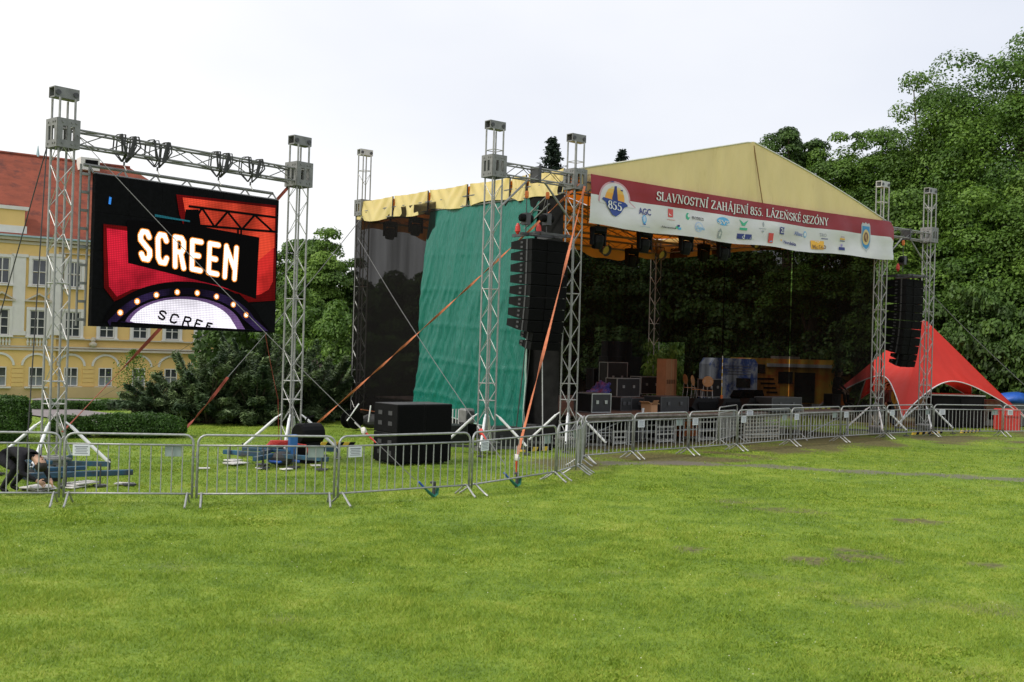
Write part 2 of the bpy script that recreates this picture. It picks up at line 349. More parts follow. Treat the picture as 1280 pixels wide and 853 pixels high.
def grass_mat(name, island, gcols, k=1.0):
    m, n, l, b = _new(name); b.inputs['Roughness'].default_value = .75; b.inputs['Specular IOR Level'].default_value = .25
    t = n.new('ShaderNodeTexCoord')
    outs = []
    for sc, det in ((.35, 3), (2.2, 5), (14, 4)):
        nz = n.new('ShaderNodeTexNoise'); nz.inputs['Scale'].default_value = sc; nz.inputs['Detail'].default_value = det; l.new(t.outputs['Object'], nz.inputs['Vector']); outs.append(nz.outputs['Fac'])
    a = n.new('ShaderNodeMath'); a.operation = 'MULTIPLY_ADD'; l.new(outs[0], a.inputs[0]); a.inputs[1].default_value = .9; l.new(outs[1], a.inputs[2])
    c = n.new('ShaderNodeMath'); c.operation = 'MULTIPLY_ADD'; l.new(outs[2], c.inputs[0]); c.inputs[1].default_value = .5; l.new(a.outputs[0], c.inputs[2])
    o = c.outputs[0]
    if island:
        g = n.new('ShaderNodeNewGeometry'); d = n.new('ShaderNodeMath'); d.operation = 'MULTIPLY_ADD'; l.new(g.outputs['Random Per Island'], d.inputs[0]); d.inputs[1].default_value = .7; l.new(o, d.inputs[2]); o = d.outputs[0]
    mr = n.new('ShaderNodeMapRange'); mr.inputs[1].default_value = .82; mr.inputs[2].default_value = 1.98 if island else 1.55; l.new(o, mr.inputs[0])
    r = n.new('ShaderNodeValToRGB'); cr = r.color_ramp
    while len(cr.elements) < len(gcols): cr.elements.new(.5)
    for i, q in enumerate(gcols): cr.elements[i].position = i/(len(gcols)-1); cr.elements[i].color = [v*k for v in q]+[1]
    l.new(mr.outputs[0], r.inputs[0])
    return m, n, l, b, t, r, outs
GC = [(.095, .165, .018), (.158, .258, .026), (.232, .335, .034), (.34, .40, .065)]
mg, n, l, b, t, r, outs = grass_mat('lawn_ground', False, GC, .78)
soil = n.new('ShaderNodeValToRGB'); soil.color_ramp.elements[0].color = (.05, .040, .02, 1); soil.color_ramp.elements[1].color = (.15, .12, .06, 1); soil.color_ramp.elements[0].position = .35; soil.color_ramp.elements[1].position = .65
l.new(outs[2], soil.inputs[0])
a1 = n.new('ShaderNodeAttribute'); a1.attribute_name = 'mud'; a2 = n.new('ShaderNodeAttribute'); a2.attribute_name = 'track'
m1 = n.new('ShaderNodeMixRGB'); l.new(a1.outputs['Fac'], m1.inputs[0]); l.new(r.outputs[0], m1.inputs[1]); l.new(soil.outputs[0], m1.inputs[2])
m2 = n.new('ShaderNodeMixRGB'); l.new(a2.outputs['Fac'], m2.inputs[0]); l.new(m1.outputs[0], m2.inputs[1]); m2.inputs[2].default_value = (.15, .135, .12, 1)
l.new(m2.outputs[0], b.inputs['Base Color'])
bp = n.new('ShaderNodeBump'); bp.inputs['Strength'].default_value = .6; bp.inputs['Distance'].default_value = .05; l.new(outs[2], bp.inputs['Height']); l.new(bp.outputs[0], b.inputs['Normal'])
me.materials.append(mg)
tag(link('lawn', me), kind='structure')
# grass blades: density falls and blade width grows with distance
def blades(n_, y0, y1, seed):
    r_ = np.random.default_rng(seed); y = y0+(y1-y0)*r_.random(n_)
    half = y*.50+.8; x = (r_.random(n_)*2-1)*half
    x = np.clip(x, -60, 60)
    keep = (r_.random(n_) > mud(x, y)*1.25) & (r_.random(n_) > track(x, y))
    return x[keep], y[keep]
xs_, ys_ = [], []
for n_, y0, y1 in ((150000, 7.6, 11.5), (150000, 11.5, 16), (130000, 16, 23), (90000, 23, 33), (30000, 33, 44)):
    a, c = blades(n_, y0, y1, int(y0*10)); xs_.append(a); ys_.append(c)
gx, gy = np.concatenate(xs_), np.concatenate(ys_); N = len(gx); r_ = np.random.default_rng(77)
gzv = gzn(gx, gy)+(fbm(gx, gy, 1.1, 21)-.5)*.03*(gy < 42)-.014
wd = .0042*np.maximum(1, gy/11)*(.7+.7*r_.random(N)); clump = fbm(gx, gy, .5, 41)
ht = (.009+.046*clump**2+.012*r_.random(N))*(.75+.6*r_.random(N))
weed = fbm(gx, gy, .9, 55) > .70                      # patches of broad-leaved clover
wd = np.where(weed, wd*2.6, wd); ht = np.where(weed, ht*.8, ht)
an = r_.random(N)*2*PI; la = r_.random(N)*2*PI; lean = ht*(.4+.9*r_.random(N))
V = np.zeros((N, 3, 3), np.float32)
V[:, 0] = np.stack([gx-np.cos(an)*wd, gy-np.sin(an)*wd, gzv], 1); V[:, 1] = np.stack([gx+np.cos(an)*wd, gy+np.sin(an)*wd, gzv], 1)
V[:, 2] = np.stack([gx+np.cos(la)*lean, gy+np.sin(la)*lean, gzv+ht], 1)
def tri_mesh(name, V, k):
    me = bpy.data.meshes.new(name); n_ = len(V)
    me.vertices.add(n_*k); me.vertices.foreach_set('co', V.reshape(-1).astype(np.float32))
    me.loops.add(n_*k); me.loops.foreach_set('vertex_index', np.arange(n_*k, dtype=np.int32))
    me.polygons.add(n_); me.polygons.foreach_set('loop_start', np.arange(0, n_*k, k, dtype=np.int32)); me.polygons.foreach_set('loop_total', np.full(n_, k, np.int32))
    me.update(calc_edges=True); return me
gm = tri_mesh('grass', V, 3)
mgr, n, l, b, t, r, outs = grass_mat('grass_blades', True, GC)
l.new(r.outputs[0], b.inputs['Base Color'])
tr = n.new('ShaderNodeBsdfTranslucent'); l.new(r.outputs[0], tr.inputs[0]); mx = n.new('ShaderNodeMixShader'); mx.inputs[0].default_value = .3
l.new(b.outputs[0], mx.inputs[1]); l.new(tr.outputs[0], mx.inputs[2]); l.new(mx.outputs[0], n['Material Output'].inputs[0])
gm.materials.append(mgr); tag(link('grass', gm), kind='stuff')
# tiny daisies and clover heads
fl = 420; fy = 8+22*np.random.default_rng(8).random(fl)**1.3; fx = (np.random.default_rng(9).random(fl)*2-1)*fy*.5
ok = fbm(fx, fy, 2.5, 66) > .5; fx, fy = fx[ok], fy[ok]; s_ = .006*np.maximum(1, fy/14)
V = np.stack([np.stack([fx+dx*s_, fy+dy*s_, gzn(fx, fy)+.045+dz*s_], 1) for dx, dy, dz in ((-1, 0, 0), (0, -1, -.3), (1, 0, 0), (0, 1, .5))], 1)
fm = tri_mesh('lawn_flowers', V, 4); fm.materials.append(mat('flower_heads', (.55, .55, .42), .8, 0, .2, 3)); tag(link('lawn_flowers', fm), kind='stuff')

# paths on the far left
mpath = mat('path_asphalt', (.20, .175, .175), .85, 0, .12, 2, .1, 30)
def ribbon(name, pts, m, dz=.03):
    g = [(ground(*a), ground(*b_)) for a, b_ in pts]; mb = MB(); K = 14
    for (p0, q0), (p1, q1) in zip(g, g[1:]):
        def fn(u, v):
            p = p0.lerp(p1, u).lerp(q0.lerp(q1, u), v); return (p.x, p.y, gz(p.x, p.y)+dz)
        mb.grid(fn, K, K)
    return tag(mb.build(name, m), kind='structure')
ribbon('park_path', [((-60, 497), (-60, 517)), ((38, 507), (34, 519)), ((80, 511), (80, 526)), ((105, 514), (108, 530)), ((150, 519), (160, 541)), ((190, 522), (205, 546))], mpath)
ribbon('garden_walk', [((40, 499.5), (40, 501.2)), ((120, 500), (120, 501.8)), ((200, 500.5), (200, 502.5)), ((300, 501), (300, 503))], mpath)

# ------------------------------------------------------------------ palace
pal = thing('palace', 'long yellow three-storey palace with white pilasters and a red tiled roof beyond the left tower', 'palace', PA.W(0, 0, 0), PA.ang)
mw = mat('yellow_render', (.76, .53, .20), .85, 0, .05, .8, .06, 20, dark=(.60, .44, .22), darkpos=(.55, .85))
mwt = mat('white_trim', (.68, .66, .62), .75, 0, .06, 2); mcor = mat('grey_cornice', (.52, .47, .38), .8, 0, .08, 2)
mtile = mat('red_roof_tiles', (.25, .060, .032), .85, 0, .16, 1.2, .5, 9, dark=(.10, .032, .026), stretch=(1, 1, 2.2), darkpos=(.5, .66))
mcop = mat('pale_blue_sheet', (.34, .47, .50), .6, .1, .1, 2)
mglass = mat('window_glass', (.05, .055, .06), .12, 0, .4, .6, spec=.8)
mcurt = mat('window_glass_curtained', (.20, .22, .24), .3, 0, .25, .9)
def pz(px, py): return PA.hit(px, py)[1]
A_R = PA.hit(328, 428)[0]; A_L = -12.0
zb = -2.6; z_eave = pz(50, 300); z_corn = pz(50, 437)
box('wall', mw, pal, ((A_L+A_R)/2, 4.0, (zb+z_eave)/2), (A_R-A_L, 8.0, z_eave-zb))
a_c = PA.hit(70, 400)[0]                                # right edge of the projecting centre
box('centre_bay', mw, pal, ((A_L+a_c)/2, -.14, (zb+z_eave)/2), (a_c-A_L, .27, z_eave-zb-.02))
mb = MB()
for z, d, h in ((z_corn, .55, .16), (z_corn+.2, .45, .12), (z_eave-.06, .75, .22), (z_eave-.34, .5, .2), (z_eave-.9, .36, .08), (pz(50, 423), .38, .10)): mb.box(((A_L+A_R)/2+.1, -d/2+.1, z), (A_R-A_L+.2, d, h))
mb.build('cornice', mcor, pal)
box('plinth', mat('plinth_render', (.58, .43, .22), .9, 0, .06, 1), pal, ((A_L+A_R)/2+.02, -.16, zb+.6), (A_R-A_L+.1, .36, 1.25))
box('gutter', mcop, pal, ((A_L+A_R)/2, -.62, z_eave+.13), (A_R-A_L+.5, .5, .13))
pitch = (PA.hit(291, 425)[0]-PA.hit(133, 425)[0])/4; w0 = PA.hit(133, 425)[0]
ks = [k for k in range(-8, 6) if A_L+1 < w0+k*pitch < A_R-.4]
def window_mesh(w, h, nx_, nz_, sur):
    mb = MB(); t_ = .07
    if sur:
        for sx in (-1, 1): mb.box((sx*(w/2+.13), -.06, h/2), (.22, .14, h+.1))
        mb.box((0, -.06, h+.12), (w+.5, .16, .22))
    mb.box((0, -.12, -.10), (w+.6, .30, .12))
    for sx in (-1, 1): mb.box((sx*(w/2-.03), .0, h/2), (.07, .08, h))
    for z in (.035, h-.035): mb.box((0, .0, z), (w-.13, .08, .07))
    for i in range(1, nx_): mb.box((-w/2+w*i/nx_, -.004, h/2), (t_, .08, h-.14))
    for j in range(1, nz_): mb.box((0, -.008, h*(j/nz_ if nz_ > 2 else .52)), (w-.14, .07, t_*.8))
    return mb.mesh('window', mwt)
def win_row(zc0, zc1, w, nx_, nz_, sur, ped=False, mats=(mglass, mglass)):
    h = zc1-zc0; wm = window_mesh(w, h, nx_, nz_, sur)
    pm = [MB().box((0, 0, 0), (w/nx_-.06, .02, h/nz_-.06)).mesh('pane', m_) for m_ in mats]
    for k in ks:
        a = w0+k*pitch; off = -.33 if a < a_c else -.055
        wo = link('window', wm, pal, (a, off, zc0))
        for i in range(nx_):
            for j in range(nz_):
                link('pane', pm[1] if j == 0 else pm[0], wo, (-w/2+w*(i+.5)/nx_, .028, h*(j+.5)/nz_))
        if ped:
            mb = MB(); z = zc1-zc0+.75
            if a < a_c:
                mb.prism([(-.95, z-.12), (.95, z-.12), (.95, z), (-.95, z)], -.28, .05).prism([(-.95, z), (-.80, z), (0, z+.42), (.80, z), (.95, z), (0, z+.56)], -.28, .05)
                mb.build('pediment', mcor, wo)
zf1 = (pz(50, 482.5), pz(50, 459)); zf2 = (pz(50, 420), pz(50, 388.5)); zf3 = (pz(50, 357), pz(50, 325))
win_row(zf1[0], zf1[1], 1.02, 2, 2, False, mats=(mglass, mcurt)); win_row(zf2[0], zf2[1], 1.12, 2, 3, True, True); win_row(zf3[0], zf3[1], 1.02, 2, 2, True)
am = MB(); pts = [(math.cos(PI*i/12), math.sin(PI*i/12)) for i in range(13)]
for (x0, z0), (x1, z1) in zip(pts, pts[1:]): am.prism([(x0*.92, z0*.80), (x0*1.08, z0*.96), (x1*1.08, z1*.96), (x1*.92, z1*.80)], -.1, .03)
am = am.mesh('arch', mwt)
for k in ks: link('arch', am, pal, (w0+k*pitch, -.3 if w0+k*pitch < a_c else -.02, zf1[1]+.12))
bm_ = MB().box((0, 0, 0), (pitch-1.75, .08, .30)).mesh('stone_band', mw)
for k in ks:
    for j in range(5): link('stone_band', bm_, pal, (w0+(k+.5)*pitch, -.31 if w0+(k+.5)*pitch < a_c-.6 else -.03, zf1[0]+.1+j*.34))
for px in (22, 68): 
    a = PA.hit(px, 380)[0]; z0, z1 = pz(px, 419), pz(px, 318)
    MB().box((a, -.33, (z0+z1)/2), (.85, .14, z1-z0)).box((a, -.35, z1-.1), (1.15, .24, .22)).box((a, -.35, z0+.15), (1.1, .22, .32)).build('pilaster', mwt, pal)
bal = MB().lathe([(.07, 0), (.05, .08), (.1, .25), (.05, .45), (.07, .6)], n=6).mesh('baluster', mwt)
for k in ks:
    a = w0+k*pitch
    if a < a_c:
        for i in range(7): link('baluster', bal, pal, (a-.66+i*.22, -.36, z_corn+.28))
        box('balustrade_rail', mwt, pal, (a, -.38, z_corn+.96), (1.7, .22, .12))
MB().lathe([(.1, 0), (.3, .15), (.32, .3), (.12, .42), (.2, .55), (.14, .75), (.02, .8)], n=10).build('urn', mcor, pal, loc=(PA.hit(115, 430)[0], -.35, z_corn+.25))
# attic with the carved inscription
a_at = PA.hit(30, 275)[0]; zt0, zt1 = pz(15, 291), pz(15, 262)
MB().box(((A_L+a_at)/2, .25, (zt0+zt1)/2), (a_at-A_L, .9, zt1-zt0)).build('attic', mw, pal)
MB().box(((A_L+a_at)/2+.1, .2, zt1+.12), (a_at-A_L+.3, 1.1, .26)).box(((A_L+a_at)/2+.05, .2, zt0+.25), (a_at-A_L+.2, 1.02, .55)).build('attic_cornice', mwt, pal)
# roof with hip at the right end
zr = PA.hit(60, 197.5, 5.2)[1]; a_rr = PA.hit(162, 209, 5.2)[0]
ze = z_eave+.1
MB().add([(A_L-4, -.5, ze), (A_R+.35, -.5, ze), (a_rr, 5.2, zr), (A_L-4, 5.2, zr), (A_R+.35, 11, ze), (A_L-4, 11, ze)], [(0, 1, 2, 3), (1, 4, 2), (4, 5, 3, 2), (0, 3, 5)]).build('roof', mtile, pal)
rf = pal
MB().tube([(A_L-4, 5.2, zr+.03), (a_rr, 5.2, zr+.03)], .12).build('ridge_tiles', mtile, pal)
a0, z0 = PA.hit(110, 206, 4.4)
MB().box((a0, 4.4, z0), (1.5, 1.2, 1.0)).build('chimney', mwt, pal)
box('chimney_opening', M['black'], pal, (a0+.1, 3.78, z0+.15), (1.0, .03, .35))
a0, z0 = PA.hit(46, 283, .9); MB().box((a0, .9, z0), (2.6, .6, .28)).build('roof_ledge', mcop, pal)
a0, z0 = PA.hit(47, 190, 5.2); MB().tube([(a0, 5.2, zr), (a0, 5.2, zr+.9)], [.16, .02]).build('finial', mcop, pal)

# ------------------------------------------------------------------ vegetation
def leaves(name, P, Nn, size, tone, m, aspect=.6, T=None):
    n_ = len(P); r_ = np.random.default_rng(n_)
    Nn = Nn/np.maximum(1e-6, np.linalg.norm(Nn, axis=1, keepdims=True))
    if T is None: T = r_.normal(size=(n_, 3))
    T = T-Nn*np.sum(T*Nn, 1, keepdims=True); T /= np.maximum(1e-6, np.linalg.norm(T, axis=1, keepdims=True)); B = np.cross(Nn, T)
    s = size[:, None]
    V = np.stack([P-T*s*.5, P-B*s*.5*aspect+T*s*.05, P+T*s*.5, P+B*s*.5*aspect+T*s*.05], 1)
    me = tri_mesh(name, V, 4)
    a = me.attributes.new('tone', 'FLOAT', 'FACE'); a.data.foreach_set('value', tone.astype(np.float32)); me.materials.append(m); return me
def crown_mesh(seed, R_, ncl, nl, size, m, hollow=.3, flat=.72, base=0.0, rcs=1.0):
    r_ = np.random.default_rng(seed); R_ = np.array(R_)
    ncl = int(ncl*1.35); d = r_.normal(size=(ncl, 3)); d /= np.linalg.norm(d, axis=1, keepdims=True)
    rad = hollow+(1-hollow)*r_.random(ncl)**.42
    lump = 1+.09*np.sin(d[:, 0]*5+seed)+.08*np.sin(d[:, 2]*6+seed*2+d[:, 1]*4)
    C = d*rad[:, None]*lump[:, None]*R_*.93; low = C[:, 2] < -R_[2]*.5; C[low, 2] *= .75
    rc = (.14+.17*r_.random(ncl))*R_.mean(); ct = r_.random(ncl)*.55
    w = rc**2; k = r_.choice(ncl, nl, p=w/w.sum())
    q = r_.normal(size=(nl, 3)); q /= np.linalg.norm(q, axis=1, keepdims=True); q[:, 2] = np.where(q[:, 2] < -.25, -q[:, 2], q[:, 2])
    rr = rc[k]*(.55+.50*r_.random(nl)**.6)
    fill = r_.random(nl) < .13
    # branchlets: bundle leaves in small sprays
    spray = np.round(q*4)/4; q2 = q*.65+spray*.35
    P = C[k]+q2*rr[:, None]*np.array([1, 1, flat]); P = np.where(fill[:, None], q*(r_.random(nl)**.5)[:, None]*R_*.80, P); P += (fbm(P[:, 0]+seed, P[:, 2], .9, seed)-.5)[:, None]*q*rc.mean()*.6; P[:, 2] += base
    Nn = q+r_.normal(size=(nl, 3))*.42+np.array([0, 0, .35])
    return leaves('crown', P, Nn, size*(.55+.7*r_.random(nl)), ct[k]*1.15-.04+.05*r_.random(nl), m), C+np.array([0, 0, base])
def trunk_mesh(seed, h, r0, C, nb=9):
    rr = random.Random(seed); mb = MB(); top = h
    mb.tube([(0, 0, -.3), (.02*h*rr.uniform(-1, 1), .02*h*rr.uniform(-1, 1), h*.35), (.03*h*rr.uniform(-1, 1), .03*h*rr.uniform(-1, 1), h*.7), (0, 0, top)], [r0*1.25, r0, r0*.7, r0*.25], 9)
    for i in range(min(nb, len(C))):
        c = C[rr.randrange(len(C))]; z0 = h*rr.uniform(.35, .8)
        mb.tube([(0, 0, z0), (c[0]*.5, c[1]*.5, z0*.4+c[2]*.6+.1), (c[0]*.95, c[1]*.95, c[2])], [r0*.38, r0*.22, r0*.07], 5)
    return mb.mesh('trunk', M['bark'])
CR = {}
def tree(name, label, X_, Y_, h, rx, rz, leafm, ncl=70, nl=43500, size=.175, seed=1, group=None, share=None, low=.2):
    key = share or seed
    if key not in CR:
        cm, C = crown_mesh(seed, (rx, rx*.9, rz), ncl, nl, size, M[leafm], base=h-rz)
        CR[key] = (cm, trunk_mesh(seed, h-rz*.7, .018*h+.08, C), rx, rz, h)
    cm, tm, rx0, rz0, h0 = CR[key]
    t = thing(name, label, 'tree', (X_, Y_, gz(X_, Y_)), 0 if key == seed and not share else (seed*1.7) % 6.28, group)
    k = h/h0
    link('crown', cm, t, scale=(rx/rx0, rx/rx0, k)); link('trunk', tm, t, scale=(1, 1, k))
    return t
def treepx(px, pytop, Y_, r_px, rz, leafm, label, seed, **k):
    p = at(px, pytop, Y_); return tree(k.pop('name', 'leafy_tree'), label, p.x, Y_, p.z-gz(p.x, Y_), r_px*Y_/F, rz, leafm, seed=seed, **k)
G1 = 'trees on the wooded slope at the right'
treepx(1113, 150, 62, 46, 6.4, 'leaf_a', 'broad tree whose crown rises just behind the right rigging towers', 3, nl=60900, ncl=120, group=G1)
treepx(1166, 92, 60, 60, 8.2, 'leaf_b', 'lighter green tree at the left shoulder of the tall wood on the right', 4, nl=65250, ncl=120, group=G1)
treepx(1220, 56, 58, 66, 9, 'leaf_a', 'tall tree in the wood on the right, second highest against the sky', 5, nl=69600, ncl=120, group=G1)
treepx(1292, 14, 54, 82, 10, 'leaf_a', 'tallest tree of the wood, cut by the right edge of the photo', 6, nl=75400, ncl=130, group=G1)
treepx(1135, 235, 54, 60, 5.4, 'leaf_b', 'young maple with light leaves directly above the red tent', 7, nl=52200, ncl=90, group=G1, size=.18)
treepx(1232, 245, 52, 70, 5.6, 'leaf_a', 'dense low tree right of the outer right tower', 8, nl=58000, ncl=100, group=G1, size=.18)
treepx(1310, 190, 50, 74, 6.6, 'leaf_b', 'bright green tree half outside the right edge of the photo', 9, nl=43500, ncl=90, group=G1)
treepx(990, 154, 66, 44, 3.3, 'leaf_d', 'round dark tree standing alone above the right slope of the stage roof', 10, nl=32500, ncl=60, size=.18)
treepx(1060, 158, 64, 46, 4.6, 'leaf_b', 'light green tree between the round dark tree and the tall wood', 11, nl=43500, ncl=70, size=.18)
treepx(1020, 235, 60, 60, 4.5, 'leaf_a', 'bushy tree directly behind the right end of the banner', 12, nl=30000, ncl=70)
# second row and undergrowth seen through the scrim and under the crowns
labs = ['wood tree seen through the scrim at its left end', 'wood tree seen through the scrim behind the green tarpaulin', 'wood tree seen through the scrim behind the left line array',
 'wood tree seen through the scrim left of the rear truss leg', 'wood tree seen through the scrim just right of the rear truss leg', 'wood tree seen through the scrim above the blue and white van', 'wood tree seen through the scrim above the orange motorhome', 'wood tree seen through the scrim right of the motorhome']
for i, (px, top) in enumerate([(470, 332), (545, 330), (630, 322), (735, 305), (815, 300), (880, 296), (945, 300), (1010, 330)]):
    treepx(px, top, 70-i*.8, 62, 4.6, 'leaf_d', labs[i], 20+i, name='wood_tree', nl=25000, ncl=60, size=.28, share=None if i < 2 else (20 if i % 2 else 21), group='trees of the wood behind the scrim')
CR['bush'] = None; del CR['bush']
labs = ['dark shrub behind the left edge of the scrim', 'dark shrub behind the green tarpaulin', 'bright bush seen through the opening of the scrim beside the rear truss leg', 'dark shrub left of the blue and white van', 'dark shrub behind the blue and white van', 'dark shrub behind the orange motorhome', 'dark shrub right of the orange motorhome', 'dark shrub behind the left side of the red tent', 'dark shrub behind the peak of the red tent', 'dark shrub behind the right side of the red tent', 'dark shrub under the trees at the right edge of the photo', 'dark shrub behind the juniper thicket', 'dark shrub beyond the small wooden house']
for i, (px, top, Y_, rp) in enumerate([(490, 420, 60, 60), (600, 400, 58, 60), (836, 420, 46, 34), (780, 410, 60, 60), (900, 380, 62, 60), (970, 390, 62, 60), (1045, 400, 60, 60), (1090, 380, 56, 60), (1160, 360, 52, 60), (1230, 360, 49, 60), (1300, 380, 47, 60), (370, 400, 62, 60), (430, 395, 60, 50)]):
    p = at(px, top, Y_); lm = 'leaf_b' if i == 2 else ('leaf_a' if i > 10 else 'leaf_d')
    hh = p.z-gz(p.x, Y_)
    if ('sh', lm) not in CR:
        cm, C = crown_mesh(40+i, (2.6, 2.3, 2.4), 60, 16000, .22, M[lm], base=2.0); CR[('sh', lm)] = cm
    s_ = thing('shrub', labs[i], 'shrub', (p.x, Y_, gz(p.x, Y_)), i*1.3, None if i == 2 else 'dark shrubs at the edge of the wood')
    link('crown', CR[('sh', lm)], s_, scale=(rp*Y_/F/2.6, rp*Y_/F/2.6, hh/4.2))
    MB().tube([(0, 0, -.2), (.05, .02, hh*.3), (.3, .1, hh*.6)], [.08, .06, .03], 6).build('stem', M['bark'], s_)
# far wood closing the view: one mass
r_ = np.random.default_rng(99); n_ = 150000; fx_ = r_.uniform(-22, 62, n_); fy_ = 76+r_.random(n_)*14
top = 7.2+2.2*fbm(fx_, fy_*0+3, 7, 91)+1.6*fbm(fx_, fy_, 2.2, 92)+np.clip((fx_-22)*.28, 0, 10)-np.clip((2-fx_)*.12, 0, 4)+np.clip(2.2-np.abs(fx_-12)*.15, 0, 2.2); u = r_.random(n_)**.8
fz_ = gzn(fx_, fy_)+top*u; fy_ = fy_+(fbm(fx_, fz_, 2.4, 93)-.5)*7
o = link('distant_woodland', leaves('distant_woodland', np.stack([fx_, fy_, fz_], 1), r_.normal(size=(n_, 3))+np.array([0, -.8, .5]), .50*(.6+.8*r_.random(n_)), .55*fbm(fx_, fz_, 1.7, 94), M['leaf_d']))
tag(o, kind='stuff')
# trees between the palace and the stage
G2 = 'trees between the palace and the stage'
treepx(380, 286, 74, 44, 4.4, 'leaf_a', 'loose-crowned tree rising left of the tall tree beside the right screen tower', 50, nl=32500, ncl=60, size=.22, group=G2)
treepx(402, 296, 70, 46, 4.4, 'leaf_b', 'tree with airy top sprigs right of the right screen tower', 51, nl=30000, ncl=60, size=.22, group=G2)
treepx(438, 326, 72, 40, 4.2, 'leaf_a', 'tree touching the left edge of the black scrim', 52, nl=27500, ncl=60, size=.22, group=G2)
treepx(376, 345, 66, 32, 4.0, 'leaf_a', 'dark tree directly behind the right screen tower', 53, nl=27500, ncl=60, size=.22, group=G2)
treepx(420, 372, 64, 46, 3.6, 'leaf_a', 'low dark tree above the small wooden house', 54, nl=25000, ncl=60, size=.24, group=G2)
# spruces whose tips show over the roof
def spruce(px, top, Y_, label, seed, rw):
    p = at(px, top, Y_); h = p.z-gz(p.x, Y_); t = thing('spruce_tree', label, 'tree', (p.x, Y_, gz(p.x, Y_)), 0, 'spruce trees showing over the stage roof')
    r_ = np.random.default_rng(seed); Ps, Ns, Ts = [], [], []
    nb = 260
    for i in range(nb):
        z = h*(.45+.54*i/nb); L_ = rw*(1-z/h)**.8*(.6+.7*r_.random())+.08; az = r_.random()*6.28
        m_ = 26; u = r_.random(m_)**.7; d = np.array([math.cos(az), math.sin(az), 0])
        P = d*u[:, None]*L_+np.array([0, 0, 1])*(z+.25*L_*u[:, None]**2-.2*L_*u[:, None])+r_.normal(size=(m_, 3))*.07
        Ps.append(P); Ns.append(r_.normal(size=(m_, 3))+np.array([0, 0, 1])); Ts.append(np.tile(d, (m_, 1))+r_.normal(size=(m_, 3))*.4)
    P = np.concatenate(Ps); link('crown', leaves('crown', P, np.concatenate(Ns), .26*(.6+.8*r_.random(len(P))), r_.random(len(P))*.5, M['spruce'], .4, np.concatenate(Ts)), t)
    MB().tube([(0, 0, -.2), (0, 0, h*.6), (0, 0, h)], [.25, .12, .015], 6).build('trunk', M['bark'], t)
spruce(690, 170, 62, 'small dark spruce tip standing over the roof left of the inner left tower', 61, 3.6)
spruce(779, 185, 70, 'tiny spruce tip peeking over the ridge of the yellow roof', 62, 3.0)
# juniper thicket
def juniper(label, px, py, htop, rpx, seed, nbr, Yd=1.6):
    p = ground(px, py); s = F/p.y; rx = rpx/s; t = thing('juniper', label, 'shrub', p-Vector((0, 0, .14)), 0, 'spreading junipers behind the lawn')
    r_ = np.random.default_rng(seed); Ps, Ns, Ts, To = [], [], [], []; mb = MB()
    for i in range(nbr):
        az = r_.random()*6.28; el = .02+1.12*r_.random()**1.2; Lb = (.55+.5*r_.random())
        d = np.array([math.cos(az)*math.cos(el)*rx, math.sin(az)*math.cos(el)*Yd, math.sin(el)*htop*1.05])*Lb
        o0 = np.array([math.cos(az)*rx*.25*r_.random(), math.sin(az)*Yd*.25, .1])
        mb.tube([o0, o0+d*.5+np.array([0, 0, .12]), o0+d*.95], [.035, .02, .006], 4)
        tone = .02+.62*r_.random()
        m_ = 620; u = .25+.8*r_.random(m_)**.8; arc = np.stack([0*u, 0*u, .25*np.sin(u*3)], 1)
        base = o0+d*u[:, None]+arc; dn = d/np.linalg.norm(d)
        side = np.cross(dn, [0, 0, 1]); side /= np.linalg.norm(side)
        wdt = (.34*(1.1-u)+.07); q = (r_.random(m_)*2-1)
        P = base+side*(q*wdt)[:, None]+np.array([0, 0, 1])*(-.18*np.abs(q)*wdt+.05*r_.normal(size=m_))[:, None]
        Ps.append(P); Ns.append(np.array([0, 0, 1])+r_.normal(size=(m_, 3))*.4); Ts.append(dn*1.2+side*q[:, None]*1.1+r_.normal(size=(m_, 3))*.25); To.append(np.full(m_, tone))
    P = np.concatenate(Ps)
    link('foliage', leaves('foliage', P, np.concatenate(Ns), .17*(.6+.8*r_.random(len(P))), np.concatenate(To), M['needle'], .24, np.concatenate(Ts)), t)
    mb.build('branches', M['bark'], t); return t
juniper('large spreading juniper right of centre, behind the right screen tower', 395, 524, 2.6, 66, 71, 100)
juniper('tallest juniper with arching plumes under the right half of the screen', 322, 528, 3.15, 74, 72, 120)
juniper('middle juniper left of the grey guy cable', 262, 528, 2.5, 64, 73, 90)
juniper('low juniper at the left end of the thicket behind the clipped hedge', 205, 526, 1.5, 64, 74, 70)
juniper('juniper at the right end of the thicket next to the black scrim', 432, 522, 1.7, 34, 75, 60)
p = ground(165, 524); t = thing('sapling', 'thin yellow-green sapling in front of the palace left of the juniper thicket', 'tree', p)
r_ = np.random.default_rng(3); n_ = 1500; u = r_.random(n_); P = np.stack([r_.normal(size=n_)*.28*np.sin(u*3), r_.normal(size=n_)*.28*np.sin(u*3), .5+u*1.7], 1)
link('crown', leaves('crown', P, r_.normal(size=(n_, 3)), .07*(.6+.8*r_.random(n_)), r_.random(n_)*.5, M['sapling']), t)
MB().tube([(0, 0, -.1), (.03, 0, 1.1), (0, .02, 2.2)], [.025, .018, .005], 5).tube([(0, 0, .6), (.25, 0, 1.5)], [.012, .004], 4).tube([(0, 0, .7), (-.25, .1, 1.6)], [.012, .004], 4).build('trunk', M['bark'], t)
